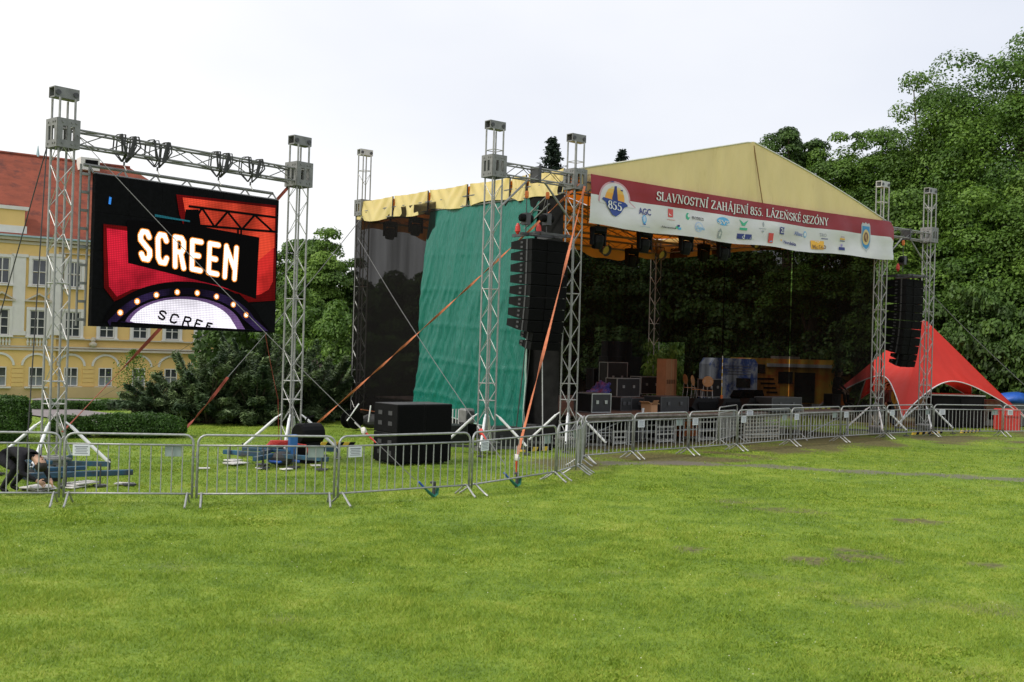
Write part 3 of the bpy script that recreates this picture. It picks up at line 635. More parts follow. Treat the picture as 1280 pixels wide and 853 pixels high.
def hedge(label, px0, px1, pyb, pyt, depth, seed, group=None, rnd=.16):
    g0, g1 = ground(px0, pyb), ground(px1, pyb); Lh = (g1-g0).length; ang = math.atan2(g1.y-g0.y, g1.x-g0.x)
    mid = (g0+g1)/2; h = at((px0+px1)/2, pyt, mid.y+depth*.3).z-mid.z
    t = thing('hedge', label, 'hedge', mid, ang, group)
    r_ = np.random.default_rng(seed); n_ = int(min(60000, 3400*(Lh*h*2+Lh*depth+depth*h*2)/(mid.y/27)))
    dims = np.array([Lh/2, depth/2, h/2]); d = r_.uniform(-1, 1, size=(n_, 3)); ax = r_.choice(3, n_, p=[depth*h/(depth*h+Lh*h+Lh*depth), Lh*h/(depth*h+Lh*h+Lh*depth), Lh*depth/(depth*h+Lh*h+Lh*depth)])
    d[np.arange(n_), ax] = np.sign(d[np.arange(n_), ax]); d[:, 2] = np.where((ax == 2) & (d[:, 2] < 0), 1, d[:, 2])
    P = d*dims; k = 1-rnd*.5*np.clip(np.abs(d).sum(1)-1.7, 0, 1.3); P *= k[:, None]
    P += (fbm(P[:, 0]*1.0+P[:, 2]*.7, P[:, 1]+P[:, 2], .5, seed)-.5)[:, None]*d*.22+r_.normal(size=(n_, 3))*.025; P[:, 2] += h/2
    Nn = np.zeros((n_, 3)); Nn[np.arange(n_), ax] = d[np.arange(n_), ax]; Nn += r_.normal(size=(n_, 3))*.6
    link('foliage', leaves('foliage', P, Nn, .055*max(1, mid.y/34)*(.6+.8*r_.random(n_)), .45*fbm(P[:, 0]*3+P[:, 2]*2, P[:, 1]*3, .6, seed+1), M['hedge']), t)
    MB().bevbox((0, 0, h*.46), (Lh*.84, depth*.7, h*.78), .15).build('shade_core', M['dark_core'], t)  # solid dark block inside the leaves, painting the hedge's inner shade
hedge('tall clipped box hedge at the left edge of the photo', -60, 34, 551, 496, 1.7, 81, rnd=.25)
hedge('low rounded clipped hedge in front of the juniper thicket', 108, 232, 546, 519, 1.1, 82, rnd=.6)
hedge('thin low hedge along the near side of the palace lawn', 40, 150, 512, 503, 1.0, 83)
hedge('small clipped shrub row behind the left tower leg', 62, 112, 546, 521, .8, 84, rnd=.6)
# little house on a post among the junipers
p = at(394, 460, 58); t = thing('bird_house', 'small wooden house with a pyramid roof rising behind the junipers', 'bird house', (p.x, 58, gz(p.x, 58)))
zz = p.z-gz(p.x, 58)
MB().tube([(0, 0, 0), (0, 0, zz-.2)], .05).build('post', M['bark'], t)
MB().add([(-.5, -.5, zz+.05), (.5, -.5, zz+.05), (.5, .5, zz+.05), (-.5, .5, zz+.05), (0, 0, zz+.5)], [(0, 1, 4), (1, 2, 4), (2, 3, 4), (3, 0, 4), (3, 2, 1, 0)]).build('roof', mat('shingle_brown', (.06, .04, .035), .8), t)
mb = MB().box((0, 0, zz-.42), (.7, .7, .06))
for sx in (-1, 1):
    for sy in (-1, 1): mb.box((sx*.3, sy*.3, zz-.17), (.06, .06, .45))
mb.build('shelter', M['bark'], t); box('lantern', M['paper'], t, (0, 0, zz-.2), (.2, .2, .2))
# ------------------------------------------------------------------ rigging towers
TW = .30                                             # truss width
h_ = TW/2
def rod(name, L_, r, m, n=6): return MB().tube([(0, 0, 0), (0, 0, L_)], r, n).mesh(name, m)
ST_ = .42
BRM = MB().tube([(-h_, -h_, .02), (h_, -h_, ST_-.02)], .0085, 4).mesh('brace', M['alu_bright'])
BRM2 = MB().tube([(h_, -h_, .02), (-h_, -h_, ST_-.02)], .0085, 4).mesh('brace', M['alu_bright'])
BRD = MB().tube([(-h_, -h_, .02), (h_, -h_, ST_-.02)], .0085, 4).mesh('brace', M['alu_dull'])
BRD2 = MB().tube([(h_, -h_, .02), (-h_, -h_, ST_-.02)], .0085, 4).mesh('brace', M['alu_dull'])
RUNG = MB().tube([(-h_, -h_, 0), (h_, -h_, 0)], .011, 4).mesh('rung', M['alu_bright'])
CH = {}
def sleeve_mesh(s=.43, h=.54):
    mb = MB(); q = s/2
    for k in range(4):
        R_ = Matrix.Rotation(k*PI/2, 3, 'Z')
        for c, d in (((0, -q, h/2-.07), (s, .025, .14)), ((0, -q, -h/2+.07), (s, .025, .14)), ((-q+.05, -q, 0), (.10, .025, h-.28)), ((q-.05, -q, 0), (.10, .025, h-.28)), ((0, -q, 0), (.06, .025, h-.28))):
            t = MB().box(c, d); mb.add([R_ @ Vector(v) for v in t.v], t.f)
        for z in (-h/2+.07, h/2-.07):
            for x in (-.12, 0.06, .14):
                t = MB().box((x, -q-.018, z), (.03, .02, .03)); mb.add([R_ @ Vector(v) for v in t.v], t.f)
    return mb.mesh('sleeve_block', M['alu_dull'])
SLV = sleeve_mesh()
def rig_tower(label, loc, ang, H, zblock, group, base='full', head='alu_dull', out=1.35, outs=(0, 90, 180, 270), foot=.3):
    t = thing('rigging_tower', label, 'tower', loc, ang, group)
    zc = zblock
    if ('c', round(H, 2)) not in CH: CH[('c', round(H, 2))] = rod('chord', H-.11-foot, .0225, M['alu'], 7)
    for sx in (-1, 1):
        for sy in (-1, 1): link('chord', CH[('c', round(H, 2))], t, (sx*h_, sy*h_, foot))
    nseg = int((H-.35-foot)/ST_)
    for k in range(4):
        a = k*PI/2
        for i in range(nseg):
            z = foot+.03+i*ST_
            if abs(z+ST_/2-zc) < .30: continue
            if z > zc and i % 2: continue
            me = (BRM, BRM2)[(i+k) % 2]
            link('brace', me, t, (0, 0, z), (0, 0, a))
        for z in (foot+.02, foot+1.0, foot+1.42, H*.5, H-.62):
            link('rung', RUNG, t, (0, 0, z), (0, 0, a))
    link('sleeve_block', SLV, t, (0, 0, zc))
    # head beam with pulleys
    hb = MB().box((0, 0, H-.10), (.46, .20, .03)).box((0, -.105, H-.02), (.48, .022, .18)).box((0, .105, H-.02), (.48, .022, .18)).box((0, 0, H+.08), (.48, .232, .02)).build('head_beam', M[head], t)
    for sx in (-1, 1): MB().lathe([(.02, 0), (.05, 0), (.05, .02), (.02, .02)], n=10).build('pulley', M['steel_dark'], hb, loc=(sx*.17, -.117, H-.02), rot=(PI/2, 0, 0))
    if base == 'none': return t
    zb_ = foot
    MB().box((0, 0, zb_-.02), (.50, .50, .03)).box((0, 0, zb_-.09), (.34, .34, .1)).box((0, 0, zb_-.17), (.6, .12, .1)).box((0, 0, zb_-.171), (.12, .6, .098)).build('base_plate', M['alu_dull'], t)
    for k in outs:
        a = math.radians(k); d = Vector((math.cos(a), math.sin(a), 0)); r0 = .20
        MB().tube([d*r0+Vector((0, 0, .98)), d*(r0+.14)+Vector((0, 0, .88))], .02).tube([d*(r0+.12)+Vector((0, 0, .89)), d*out+Vector((0, 0, .22))], .032, 8).build('stabiliser', M['white'] if head != 'x' else M['alu'], t)
        sc = MB().tube([d*out+Vector((0, 0, .02)), d*out+Vector((0, 0, .30))], .018).box(tuple(d*out+Vector((0, 0, .03))), (.16, .16, .03), rz=a).build('screw_jack', M['steel_dark'], t)
        if base == 'full': MB().box(tuple(d*(out*.5+.1)+Vector((0, 0, .2))), (out-.2, .07, .09), rz=a).build('base_arm', M['blue_steel'], t)
        else: MB().box(tuple(d*(out*.5+.1)+Vector((0, 0, .16))), (out-.2, .06, .06), rz=a).build('base_arm', M['steel_dark'], t)
    return t
def truss_parts(parent, p0, p1, w=.29, name='span', m='alu', md='alu_dull', r=.022, roll=0.0, step=.5):
    "box truss between two local points: four chords, and every diagonal a part of its own"
    p0, p1 = Vector(p0), Vector(p1); d = (p1-p0); L_ = d.length; q = d.to_track_quat('Z', 'Y').to_euler()
    sec = bpy.data.objects.new(name, None); COL.objects.link(sec); sec.parent = parent; sec.location = p0; sec.rotation_euler = q
    cm = MB().tube([(0, 0, 0), (0, 0, L_)], r, 6).mesh('chord', M[m]); k_ = w/2
    for sx in (-1, 1):
        for sy in (-1, 1): link('chord', cm, sec, (sx*k_, sy*k_, 0))
    n_ = max(1, int(L_/step)); st = L_/n_
    b1 = MB().tube([(-k_, -k_, .02), (k_, -k_, st-.02)], .011, 4).mesh('brace', M[md]); b2 = MB().tube([(k_, -k_, .02), (-k_, -k_, st-.02)], .011, 4).mesh('brace', M[md])
    for k in range(4):
        for i in range(n_): link('brace', (b1, b2)[(i+k) % 2], sec, (0, 0, i*st), (0, 0, k*PI/2))
    return sec
# screen goal post
GS = 'rigging towers holding the screen'
Ls = 5.48
rig_tower('left tower of the screen frame, in front of the yellow palace', SC.W(0, 0), SC.ang, 7.1, 6.33, GS, out=1.05, outs=(45, 135, 225, 315))
rig_tower('right tower of the screen frame, in front of the junipers', SC.W(Ls, 0), SC.ang, 7.1, 6.33, GS, out=1.05, outs=(45, 135, 225, 315))
t = sthing('cross_truss', 'horizontal truss spanning the two screen towers with black slings hanging from it', 'truss', 0, 0, 6.30, fr=SC)
truss_parts(t, (.22, 0, 0), (Ls-.22, 0, 0), .28, m='alu_dull', md='alu_dull', step=.6)
S0, S1 = SC.hit(117.5, 300, -.25)[0], SC.hit(347, 330, -.25)[0]; SZ0, SZ1 = 2.77, 5.66; SB = -.25
labs = ['black slings knotted round the screen truss, nearest the left tower', 'second bunch of black slings from the left tower', 'third bunch of black slings, above the middle of the screen', 'black slings knotted round the screen truss, nearest the right tower']
for i, px in enumerate((163, 205, 282, 322)):
    a, _ = SC.hit(px, 190, SB); w = thing('truss_sling', labs[i], 'sling', SC.W(a, -.02, 6.3), SC.ang, 'black slings carrying the screen')
    rr = random.Random(i)
    mb = MB()
    for j in range(4):
        x = (-.17, .15, -.10, .19)[j]+rr.uniform(-.03, .03); mb.tube([(x, -.17, .20), (x+rr.uniform(-.05, .05), -.19, 0), (x*.5, -.17, -.17), (x*.3, .02, -.30), (x, .17, -.1), (x+.02, .17, .19), (x, 0, .21), (x, -.17, .2)], rr.uniform(.007, .014), 5, flat=1.8)
    mb.box((.08, -.165, -.02), (.07, .03, .40), ry=.22); mb.box((-.15, -.165, .02), (.03, .03, .34), ry=-.12)
    mb.build('webbing', M['cable_black'], w)
    MB().tube([(0, 0, -.30), (0, 0, -.38)], .018).build('shackle', M['steel_dark'], w); MB().tube([(0, 0, -.37), (0, -.1, -.48)], .012).build('hanger', M['alu_bright'], w)
# LED screen
t = sthing('led_screen', 'large black video wall showing the word SCREEN in glowing letters on red', 'screen', 0, 0, 0, fr=SC)
cx, cz, sw, sh = (S0+S1)/2, (SZ0+SZ1)/2, S1-S0, SZ1-SZ0
scr_black = mat('led_black', (.004, .004, .005), .8, 0, .3, 12, .1, 60, spec=.08)
for i in range(6):
    for j in range(4): MB().box((S0+sw*(i+.5)/6, SB+.075, SZ0+sh*(j+.5)/4), (sw/6-.004, .12, sh/4-.004)).build('led_panel', scr_black, t)
def PS(px, py): return SC.hit(px, py, SB)
fz = SZ1+.17
fm = MB().tube([(S0-.12, SB+.25, fz), (S1, SB+.25, fz)], .035, 6).tube([(S0, SB+.1, SZ1+.02), (S1, SB+.1, SZ1+.02)], .02, 6)
for k in range(7):
    x = S0+sw*k/6; fm.tube([(x, SB+.10, SZ1+.02), (x, SB+.25, fz)], .018, 5).tube([(x-.02, SB+.25, fz), (x-.22 if k else x, SB+.12, SZ1+.03)], .016, 5)
fm.build('top_frame', M['alu_dull'], t)
lad = MB()
for x in (S0-.20, S0-.03): lad.tube([(x, SB+.2, SZ0), (x, SB+.2, fz)], .022, 6)
for k in range(9): lad.box((S0-.115, SB+.2, SZ0+.12+k*.345), (.15, .05, .05))
lad.build('side_ladder', M['alu_dull'], t)
bk = MB()
for k in range(5): bk.tube([(S0+sw*(k+.5)/5, SB+.2, SZ0), (S0+sw*(k+.5)/5, SB+.2, SZ1)], .03)
bk.build('back_frame', M['alu_dull'], t)
ORD = [0]
def flat(poly, name, m, label=None, sub=0, w=None, parent=None, z=None, dz=.0006):
    "a flat print: polygon given in (a, z) laid on the screen face"
    ORD[0] += 1; y = SB-.004-ORD[0]*dz if z is None else z
    bm = bmesh.new(); f = bm.faces.new([bm.verts.new((x, y, zz)) for x, zz in poly]); bmesh.ops.triangulate(bm, faces=[f])
    me = bpy.data.meshes.new(name); bm.to_mesh(me); bm.free(); me.materials.append(m); o = link(name, me, parent or t)
    if label: o['label'] = label
    return o
def strokes(lines, th, cap=True, n=8):
    "thick round-ended lines as separate polygons (list of polys)"
    out = []
    for ln in lines:
        for (x0, y0), (x1, y1) in zip(ln, ln[1:]):
            a = math.atan2(y1-y0, x1-x0); pts = []
            for k in range(n+1): b = a+PI/2+PI*k/n; pts.append((x0+th*math.cos(b), y0+th*math.sin(b)))
            for k in range(n+1): b = a-PI/2+PI*k/n; pts.append((x1+th*math.cos(b), y1+th*math.sin(b)))
            out.append(pts)
    return out
e_red = emit('led_red', (.80, .035, .03), .62, .6); e_red2 = emit('led_orange_red', (.85, .075, .035), .72, .55); e_pink = emit('led_crimson', (.75, .018, .045), .68, .6)
e_white = emit('led_warm_white', (1, .93, .78), 1.5); e_glow = emit('led_amber', (1, .33, .05), 1.0); e_disc = emit('led_disc', (.92, .88, .97), 1.0, .25); e_disc2 = emit('led_violet', (.25, .14, .36), .55, .5)
e_violet = emit('led_dim_blue', (.045, .025, .10), .5, .9); e_dark = emit('led_dark', (.004, .003, .004), .3); e_blue = emit('led_blue', (.05, .3, .9), .8)
def poly(*p): return [PS(*q) for q in p]
e_dim = emit('led_dim_red', (.5, .01, .012), .20, .5)
flat(poly((220, 243), (345, 257), (344, 376), (310, 378), (240, 310), (224, 268)), 'dim_red_field', e_dim)
flat(poly((129, 280), (165, 284), (250, 318), (308, 368), (262, 364), (210, 361), (165, 367), (143, 377), (130, 360)), 'dim_red_field', e_dim)
flat(poly((228, 247), (344, 260), (343, 310), (318, 330), (250, 300), (232, 268)), 'red_field', e_red2)
flat(poly((342, 310), (341, 352), (336, 362), (326, 368), (317, 370), (318, 330)), 'red_field', e_red)
flat(poly((133, 285), (160, 289), (240, 322), (290, 362), (262, 360), (210, 357), (165, 362), (146, 371), (136, 358)), 'crimson_field', e_pink)
flat(poly((158, 275), (240, 281), (324, 297), (320, 374), (276, 358), (160, 329)), 'dark_board', e_dark)
flat(poly((232, 262), (248, 262), (252, 292), (228, 290)), 'dark_board', e_dark)
# picture of a truss inside the red field
for a_, b_ in (((236, 258), (344, 272)), ((236, 281), (344, 290)), ((240, 281), (252, 260)), ((252, 260), (268, 284)), ((268, 284), (284, 265)), ((284, 265), (302, 287)), ((302, 287), (318, 269)), ((318, 269), (341, 290)), ((297, 286), (297, 300)), ((301, 287), (301, 300))):
    (x0, z0), (x1, z1) = PS(*a_), PS(*b_)
    for q in strokes([[(x0, z0), (x1, z1)]], .025, n=2): flat(q, 'truss_image', e_dark)
# the disc with lamps
def ell(cx_, cy_, rx_, ry_, a0, a1, n=36): return [PS(cx_+rx_*math.cos(a0+(a1-a0)*k/n), cy_-ry_*math.sin(a0+(a1-a0)*k/n)) for k in range(n+1)]
yb = 407
flat([PS(128, 402)]+ell(228, 412, 100, 60, PI*.98, PI*.02)+[PS(337, 414)], 'dark_rim', e_dark)
flat([PS(134, 402)]+ell(229, 413, 92, 53, PI*.97, PI*.04)+[PS(335, 414)], 'violet_rim', e_violet)
flat([PS(146, 402)]+ell(228, 414, 80, 46, PI*.96, PI*.06)+[PS(320, 413)], 'dark_ring', e_dark)
flat([PS(160, 403)]+ell(228, 412, 74, 41, PI*.92, PI*.1)+[PS(306, 412)], 'violet_disc', e_disc2)
flat([PS(168, 403.5)]+ell(226, 411, 66, 37, PI*.92, PI*.1)+[PS(296, 411.5)], 'white_disc', e_disc)
for px, py in ((150, 391), (171, 377), (195, 369), (221, 365.5), (246, 366.5), (270, 371), (291, 381), (307, 394)):
    x, z = PS(px, py)
    flat([(x+.065*math.cos(k*PI/6), z+.065*math.sin(k*PI/6)) for k in range(12)], 'lamp_glow', e_glow); flat([(x+.04*math.cos(k*PI/6), z+.04*math.sin(k*PI/6)) for k in range(12)], 'lamp_image', e_white)
# block letters SCREEN
LET = {'S': [[(.78, .80), (.66, .94), (.36, .94), (.22, .80), (.22, .66), (.78, .36), (.78, .20), (.64, .06), (.34, .06), (.22, .20)]],
 'C': [[(.78, .78), (.66, .94), (.36, .94), (.22, .80), (.22, .20), (.36, .06), (.66, .06), (.78, .22)]],
 'R': [[(.22, .03), (.22, .95), (.64, .95), (.78, .84), (.78, .62), (.64, .5), (.24, .5)], [(.58, .5), (.80, .03)]],
 'E': [[(.80, .94), (.22, .94), (.22, .06), (.80, .06)], [(.24, .5), (.66, .5)]],
 'N': [[(.18, .03), (.18, .95)], [(.20, .90), (.82, .30)], [(.84, .95), (.84, .03)]]}
def quadmap(c, u, v):
    (tl, tr_, br, bl) = c; x = (1-v)*((1-u)*tl[0]+u*tr_[0])+v*((1-u)*bl[0]+u*br[0]); y = (1-v)*((1-u)*tl[1]+u*tr_[1])+v*((1-u)*bl[1]+u*br[1]); return PS(x, y)
CR_ = ((169, 286), (299, 309), (296, 351), (171, 324))
def block_text(word, corners, th, m1, m2, glow):
    n_ = len(word)
    for i, ch in enumerate(word):
        lines = [[quadmap(corners, (i+.06+x*.88)/n_, 1-y) for x, y in ln] for ln in LET[ch]]
        objs = []
        for mm, tt, nm in ((m2, th+glow, 'letter_glow'), (m1, th, 'letter')):
            if mm is None: continue
            mb = MB()
            for j, q in enumerate(strokes(lines, tt)):
                ORD[0] += .25; y = SB-.004-ORD[0]*.0006; mb.add([(a, y, z) for a, z in q], [tuple(range(len(q)))])
            mb.build(nm, mm, t)
block_text('SCREEN', CR_, .047, e_white, e_glow, .022)
block_text('SCREE', ((196, 386), (262, 402), (256, 418), (190, 397)), .020, e_dark, None, 0) if False else None
for i, ch in enumerate('SCREE'):
    c = [((197, 387), (210, 391), (206, 402), (194, 397)), ((212, 391), (226, 395), (221, 406), (208, 402)), ((228, 395), (241, 398), (237, 409), (224, 406.5)), ((243, 398.5), (254, 402), (251, 411), (239, 409.5)), ((257, 403), (266, 405), (262, 412), (254, 411.3))][i]
    lines = [[quadmap(c, x, 1-y) for x, y in ln] for ln in LET[ch]]; mb = MB()
    for q in strokes(lines, .020, n=4): ORD[0] += .25; y = SB-.004-ORD[0]*.0006; mb.add([(a, y, z) for a, z in q], [tuple(range(len(q)))])
    mb.build('letter', e_dark, t)
flat(poly((135, 246), (138, 247), (137, 256), (134, 255)), 'blue_mark', e_blue)
flat(poly((192, 268), (236, 276), (236, 278), (192, 271)), 'teal_mark', emit('led_teal', (.02, .16, .2), .6))
# PA wings beside the stage
GP = 'rigging towers of the loudspeaker wings'
AL, AR, AO = -2.69, 14.17, 17.2
rig_tower('outer left wing tower, before the green tarpaulin', ST.W(AL, 0), ST.ang, 8.05, 7.03, GP, base='x', out=1.0, outs=(45, 135, 225, 315))
rig_tower('inner left wing tower at the front stage corner beside the red banner end', ST.W(0, 0), ST.ang, 8.12, 7.03, GP, base='x', out=1.0, outs=(45, 135, 225, 315))
rig_tower('inner right wing tower at the right end of the banner', ST.W(AR, 0), ST.ang, 8.58, 7.05, GP, base='x', out=1.0, outs=(135, 225, 315), head='alu_bright')
rig_tower('outer right wing tower in front of the red tent', ST.W(AO, 0), ST.ang, 8.70, 7.10, GP, base='x', out=1.0, outs=(135, 225, 315), head='alu')
rig_tower('rear left roof tower behind the black scrim', ST.W(.0, 10.5), ST.ang, 9.0, 7.13, 'rear roof towers', base='none', head='alu_bright')
tr_ = rig_tower('rear right roof tower standing on the stage behind the cases', ST.W(AR, 10.5), ST.ang, 7.6, 7.0, 'rear roof towers', base='none')
for nm, lab, a0, a1 in (('cross_truss', 'short truss between the two left wing towers carrying the left line array', AL, 0), ('cross_truss', 'short truss between the two right wing towers carrying the right line array', AR, AO)):
    t = sthing(nm, lab, 'truss', 0, 0, 7.0)
    truss_parts(t, (a0+.22, 0, 0), (a1-.22, 0, 0), .29, m='alu', step=.45)
    mid = (a0+a1)/2
    for k, (x0, z0, x1, z1) in enumerate(((a0+.16, -1.0, mid-.25, -.16), (a1-.16, -1.0, mid+.3, -.16))):
        MB().tube([(x0, 0, z0), (x1, 0, z1)], .028, 7).build('knee_brace', M['alu'], t)
    MB().box((mid, 0, 0), (.07, .36, .40)).build('clamp_plate', M['steel_dark'], t)
# ------------------------------------------------------------------ line arrays with hoists
def line_array(label, a, b, ztop, n, group, small=0, w=1.18, lean=.0, ncurve=.012):
    t = sthing('line_array', label, 'loudspeakers', a, b, ztop, group)
    ang = 0; y = 0; z = -.10
    MB().box((0, .05, .03), (w+.12, .08, .07)).box((-w*.35, .1, .03), (.07, 1.15, .08)).box((w*.35, .1, .03), (.07, 1.15, .08)).box((0, -.42, .031), (w+.1, .06, .06)).build('flying_frame', M['steel_dark'], t)
    h = .285
    for i in range(n+small):
        ang += ncurve*(i > 2)*(1+.25*i); sm = i >= n; hh = .22 if sm else h; ww = w*(.82 if sm else 1)
        cab = bpy.data.objects.new('cabinet', None); COL.objects.link(cab); cab.parent = t; cab.location = (0 if not sm else .10, y, z); cab.rotation_euler = (ang, 0, 0)
        d = .84 if not sm else .50
        MB().prism([(-ww/2, 0), (ww/2, 0), (ww/2, -hh+.012), (-ww/2, -hh+.012)], -.30, -.30+d*.45).add([(-ww/2, -.30+d*.45, 0), (ww/2, -.30+d*.45, 0), (ww/2, -.30+d*.45, -hh+.012), (-ww/2, -.30+d*.45, -hh+.012), (-ww/2+.02, -.30+d, -.05), (ww/2-.02, -.30+d, -.05), (ww/2-.02, -.30+d, -hh+.06), (-ww/2+.02, -.30+d, -hh+.06)],
            [(0, 4, 5, 1), (3, 2, 6, 7), (0, 3, 7, 4), (1, 5, 6, 2), (4, 7, 6, 5)]).build('box', M['black_gloss'], cab)
        MB().box((0, -.306, -hh/2), (ww-.05, .012, hh-.03)).box((0, -.32, -hh/2), (.22, .02, hh-.03)).build('grille', M['grille'], cab)
        for sx in (-1, 1):
            MB().box((sx*(ww/2+.006), -.12, -hh*.5), (.014, .05, hh-.02)).box((sx*(ww/2+.006), .08, -hh*.3), (.014, .09, .05)).box((sx*(ww/2+.006), .08, -hh*.7), (.014, .09, .05)).build('rigging_plate', M['steel_dark'], cab)
        y += -math.sin(ang)*-hh*.0-math.sin(-ang)*hh*.9 if False else math.sin(ang)*hh; z -= math.cos(ang)*hh
    return t
def hoist(label, a, b, z, group):
    t = sthing('chain_hoist', label, 'hoist', a, b, z, group)
    MB().lathe([(.06, -.2), (.10, -.17), (.10, .17), (.06, .2)], n=12).build('motor', M['black'], t, rot=(0, PI/2, 0))
    MB().box((0, 0, -.02), (.14, .2, .3)).build('gearbox', M['steel_dark'], t)
    MB().tube([(0, 0, .12), (0, 0, .56)], .012, 5).build('chain', M['steel_dark'], t)
    MB().lathe([(.035, 0), (.05, .04), (.05, .14), (.035, .18)], c=(0, 0, .50), n=8).build('hook_block', M['orange_pl'], t)
    MB().tube([(0, 0, -.15), (0, 0, -.42)], .015, 5).build('load_hook', M['steel_dark'], t)
    MB().lathe([(.02, 0), (.07, .08), (.06, .2), (.02, .28)], c=(-.22, .05, -.42), n=8).build('chain_bag', M['red'], t)
    return t
aL = (AL+0)/2+.02
line_array('left line array of ten black cabinets hanging in front of the green tarpaulin', aL+.06, -.25, 5.42, 8, 'hanging line arrays', small=2, w=1.2)
hoist('chain hoist above the left end of the left line array', aL-.42, -.15, 5.85, 'chain hoists'); hoist('chain hoist above the right end of the left line array', aL+.35, -.05, 5.92, 'chain hoists')
aR = (AR+AO)/2
line_array('right line array of black cabinets hanging in front of the red tent', aR+.0, -.1, 5.50, 9, 'hanging line arrays', small=2, w=1.10)
hoist('chain hoist above the right line array', aR-.15, 0, 6.1, 'chain hoists')
# ------------------------------------------------------------------ stage
t = sthing('stage_deck', 'low brown stage floor on scaffold legs under the yellow roof', 'stage', 0, 0, 0)
D0, D1, B0, B1 = .55, 13.3, .35, 10.3; nP = 6; nQ = 5
pm = MB().bevbox((0, 0, 0), ((D1-D0)/nP-.012, (B1-B0)/nQ-.012, .05), .006).mesh('deck_panel', M['deckwood'])
for i in range(nP):
    for j in range(nQ): link('deck_panel', pm, t, (D0+(D1-D0)*(i+.5)/nP, B0+(B1-B0)*(j+.5)/nQ, .825))
fm = MB().tube([(D0, B0-.03, .80), (D1, B0-.03, .80)], .045, 8).box(((D0+D1)/2, B0+.03, .74), (D1-D0, .05, .10)).build('front_rail', M['deckedge'], t)
lg = MB().tube([(0, 0, 0), (0, 0, .8)], .024, 6).box((0, 0, .01), (.14, .14, .02)).mesh('leg', M['galv'])
for i in range(nP*1+1):
    for b in (B0+.12, 2.5, 5, 7.5, B1-.1): link('leg', lg, t, (D0+.1+(D1-D0-.2)*i/nP, b, 0))
MB().tube([(D0+.1, B0+.2, .35), (D1-.1, B0+.2, .35)], .02).tube([(D0+.1, B0+.2, .1), (D0+2.1, B0+.2, .7)], .018).tube([(D1-2.2, B0+.2, .1), (D1-.1, B0+.2, .7)], .018).build('bracing', M['galv'], t)
# roof
t = sthing('stage_roof', 'pale yellow fabric gable roof stretched over the stage trusses', 'roof', 0, 0, 0)
EZ, RZ, AM = 7.32, 9.0, 6.98
def gable(u):        # outline of the front edge, u along a from 0..AR
    a = u*AR
    if a < AM: return a, EZ-.02+(RZ-EZ+.02)*(a/AM)
    s_ = (a-AM)/(AR-AM); return a, RZ-(RZ-EZ)*(s_+.10*math.sin(s_*PI)*-1*(s_ > .0)*.6)
def roof_fn(u, v):
    a, z = gable(u); b = -.12+v*10.75; sag = .05*math.sin(v*PI*5)**2+.03*math.sin(u*37+v*9)
    return (a, b, z-sag*(.3+.7*math.sin(PI*v)))
MB().grid(roof_fn, 60, 40).build('roof_sheet', M['roof'], t, smooth=True)
def front_fn(u, v):
    a, z = gable(u); zb = 6.75; zz = z+(zb-z)*v
    w = .035*math.sin(a*3.1+v*2.0)*v*(1-.3*v)+.02*math.sin(a*9.7+zz*2)*v+.05*math.exp(-((a-AM-.35*v)/.09)**2)
    return (a, -.14-w, zz)
fo = MB().grid(front_fn, 160, 14).build('front_gable', M['gable'], t, smooth=True)
def rear_fn(u, v):
    a, z = gable(u); zb = 6.42+.12*math.sin(a*1.5)+.05*math.sin(a*4); return (a, 10.62+.04*math.sin(a*3), z-.03+(zb-z)*v)
MB().grid(rear_fn, 60, 6).build('rear_gable', M['roof'], t, smooth=True)
MB().grid(lambda u, v: (AR+.12+.04*math.sin(u*30)*v, -.1+10.7*u, EZ-.02-(.75+.05*math.sin(u*9))*v), 60, 5).build('valance', M['roof'], t, smooth=True)
MB().tube([(gable(i/40)[0], -.15, gable(i/40)[1]+.01) for i in range(41)], .022, 6).build('edge_piping', mat('pale_piping', (.62, .60, .52), .6), t)
MB().tube([(AM+.02, -.19, RZ-.12), (AM+.2, -.2, 8.2), (AM+.50, -.215, 7.1)], .016, 5).build('seam', mat('seam_brown', (.20, .10, .03), .8), t)
# side valance panels
vb = [10.62]+[ST.hity(px, 250, -.12)[0] for px in (494, 538, 587, 640)]+[1.75, .2]
for i in range(6):
    y1, y0 = vb[i]-.04, vb[i+1]+.04; rr = random.Random(i*3+1); ph = rr.random()*6
    def vf(u, v, y0=y0, y1=y1, ph=ph, i=i):
        y = y0+(y1-y0)*u; c = 1-(2*u-1)**2
        hgt = .62+.10*c*math.sin(ph+u*2)+(.05 if i % 2 else -.02)*u
        w = .05*math.sin(u*PI*1.0)*v+.028*math.sin(u*15+ph-v*4*(u-.5))*v+.02*math.sin(abs(u-.5)*26+v*7+ph)*(1-v*.5)
        return (-.16-w, y, EZ+.02-hgt*v-.03*c)
    MB().grid(vf, 40, 14).build('valance', M['valance'], t, smooth=True)
    MB().tube([(-.2, y0-.04, EZ), (-.21, y0-.04, EZ-.62)], .022, 5).build('lashing', M['cable_black'], t)
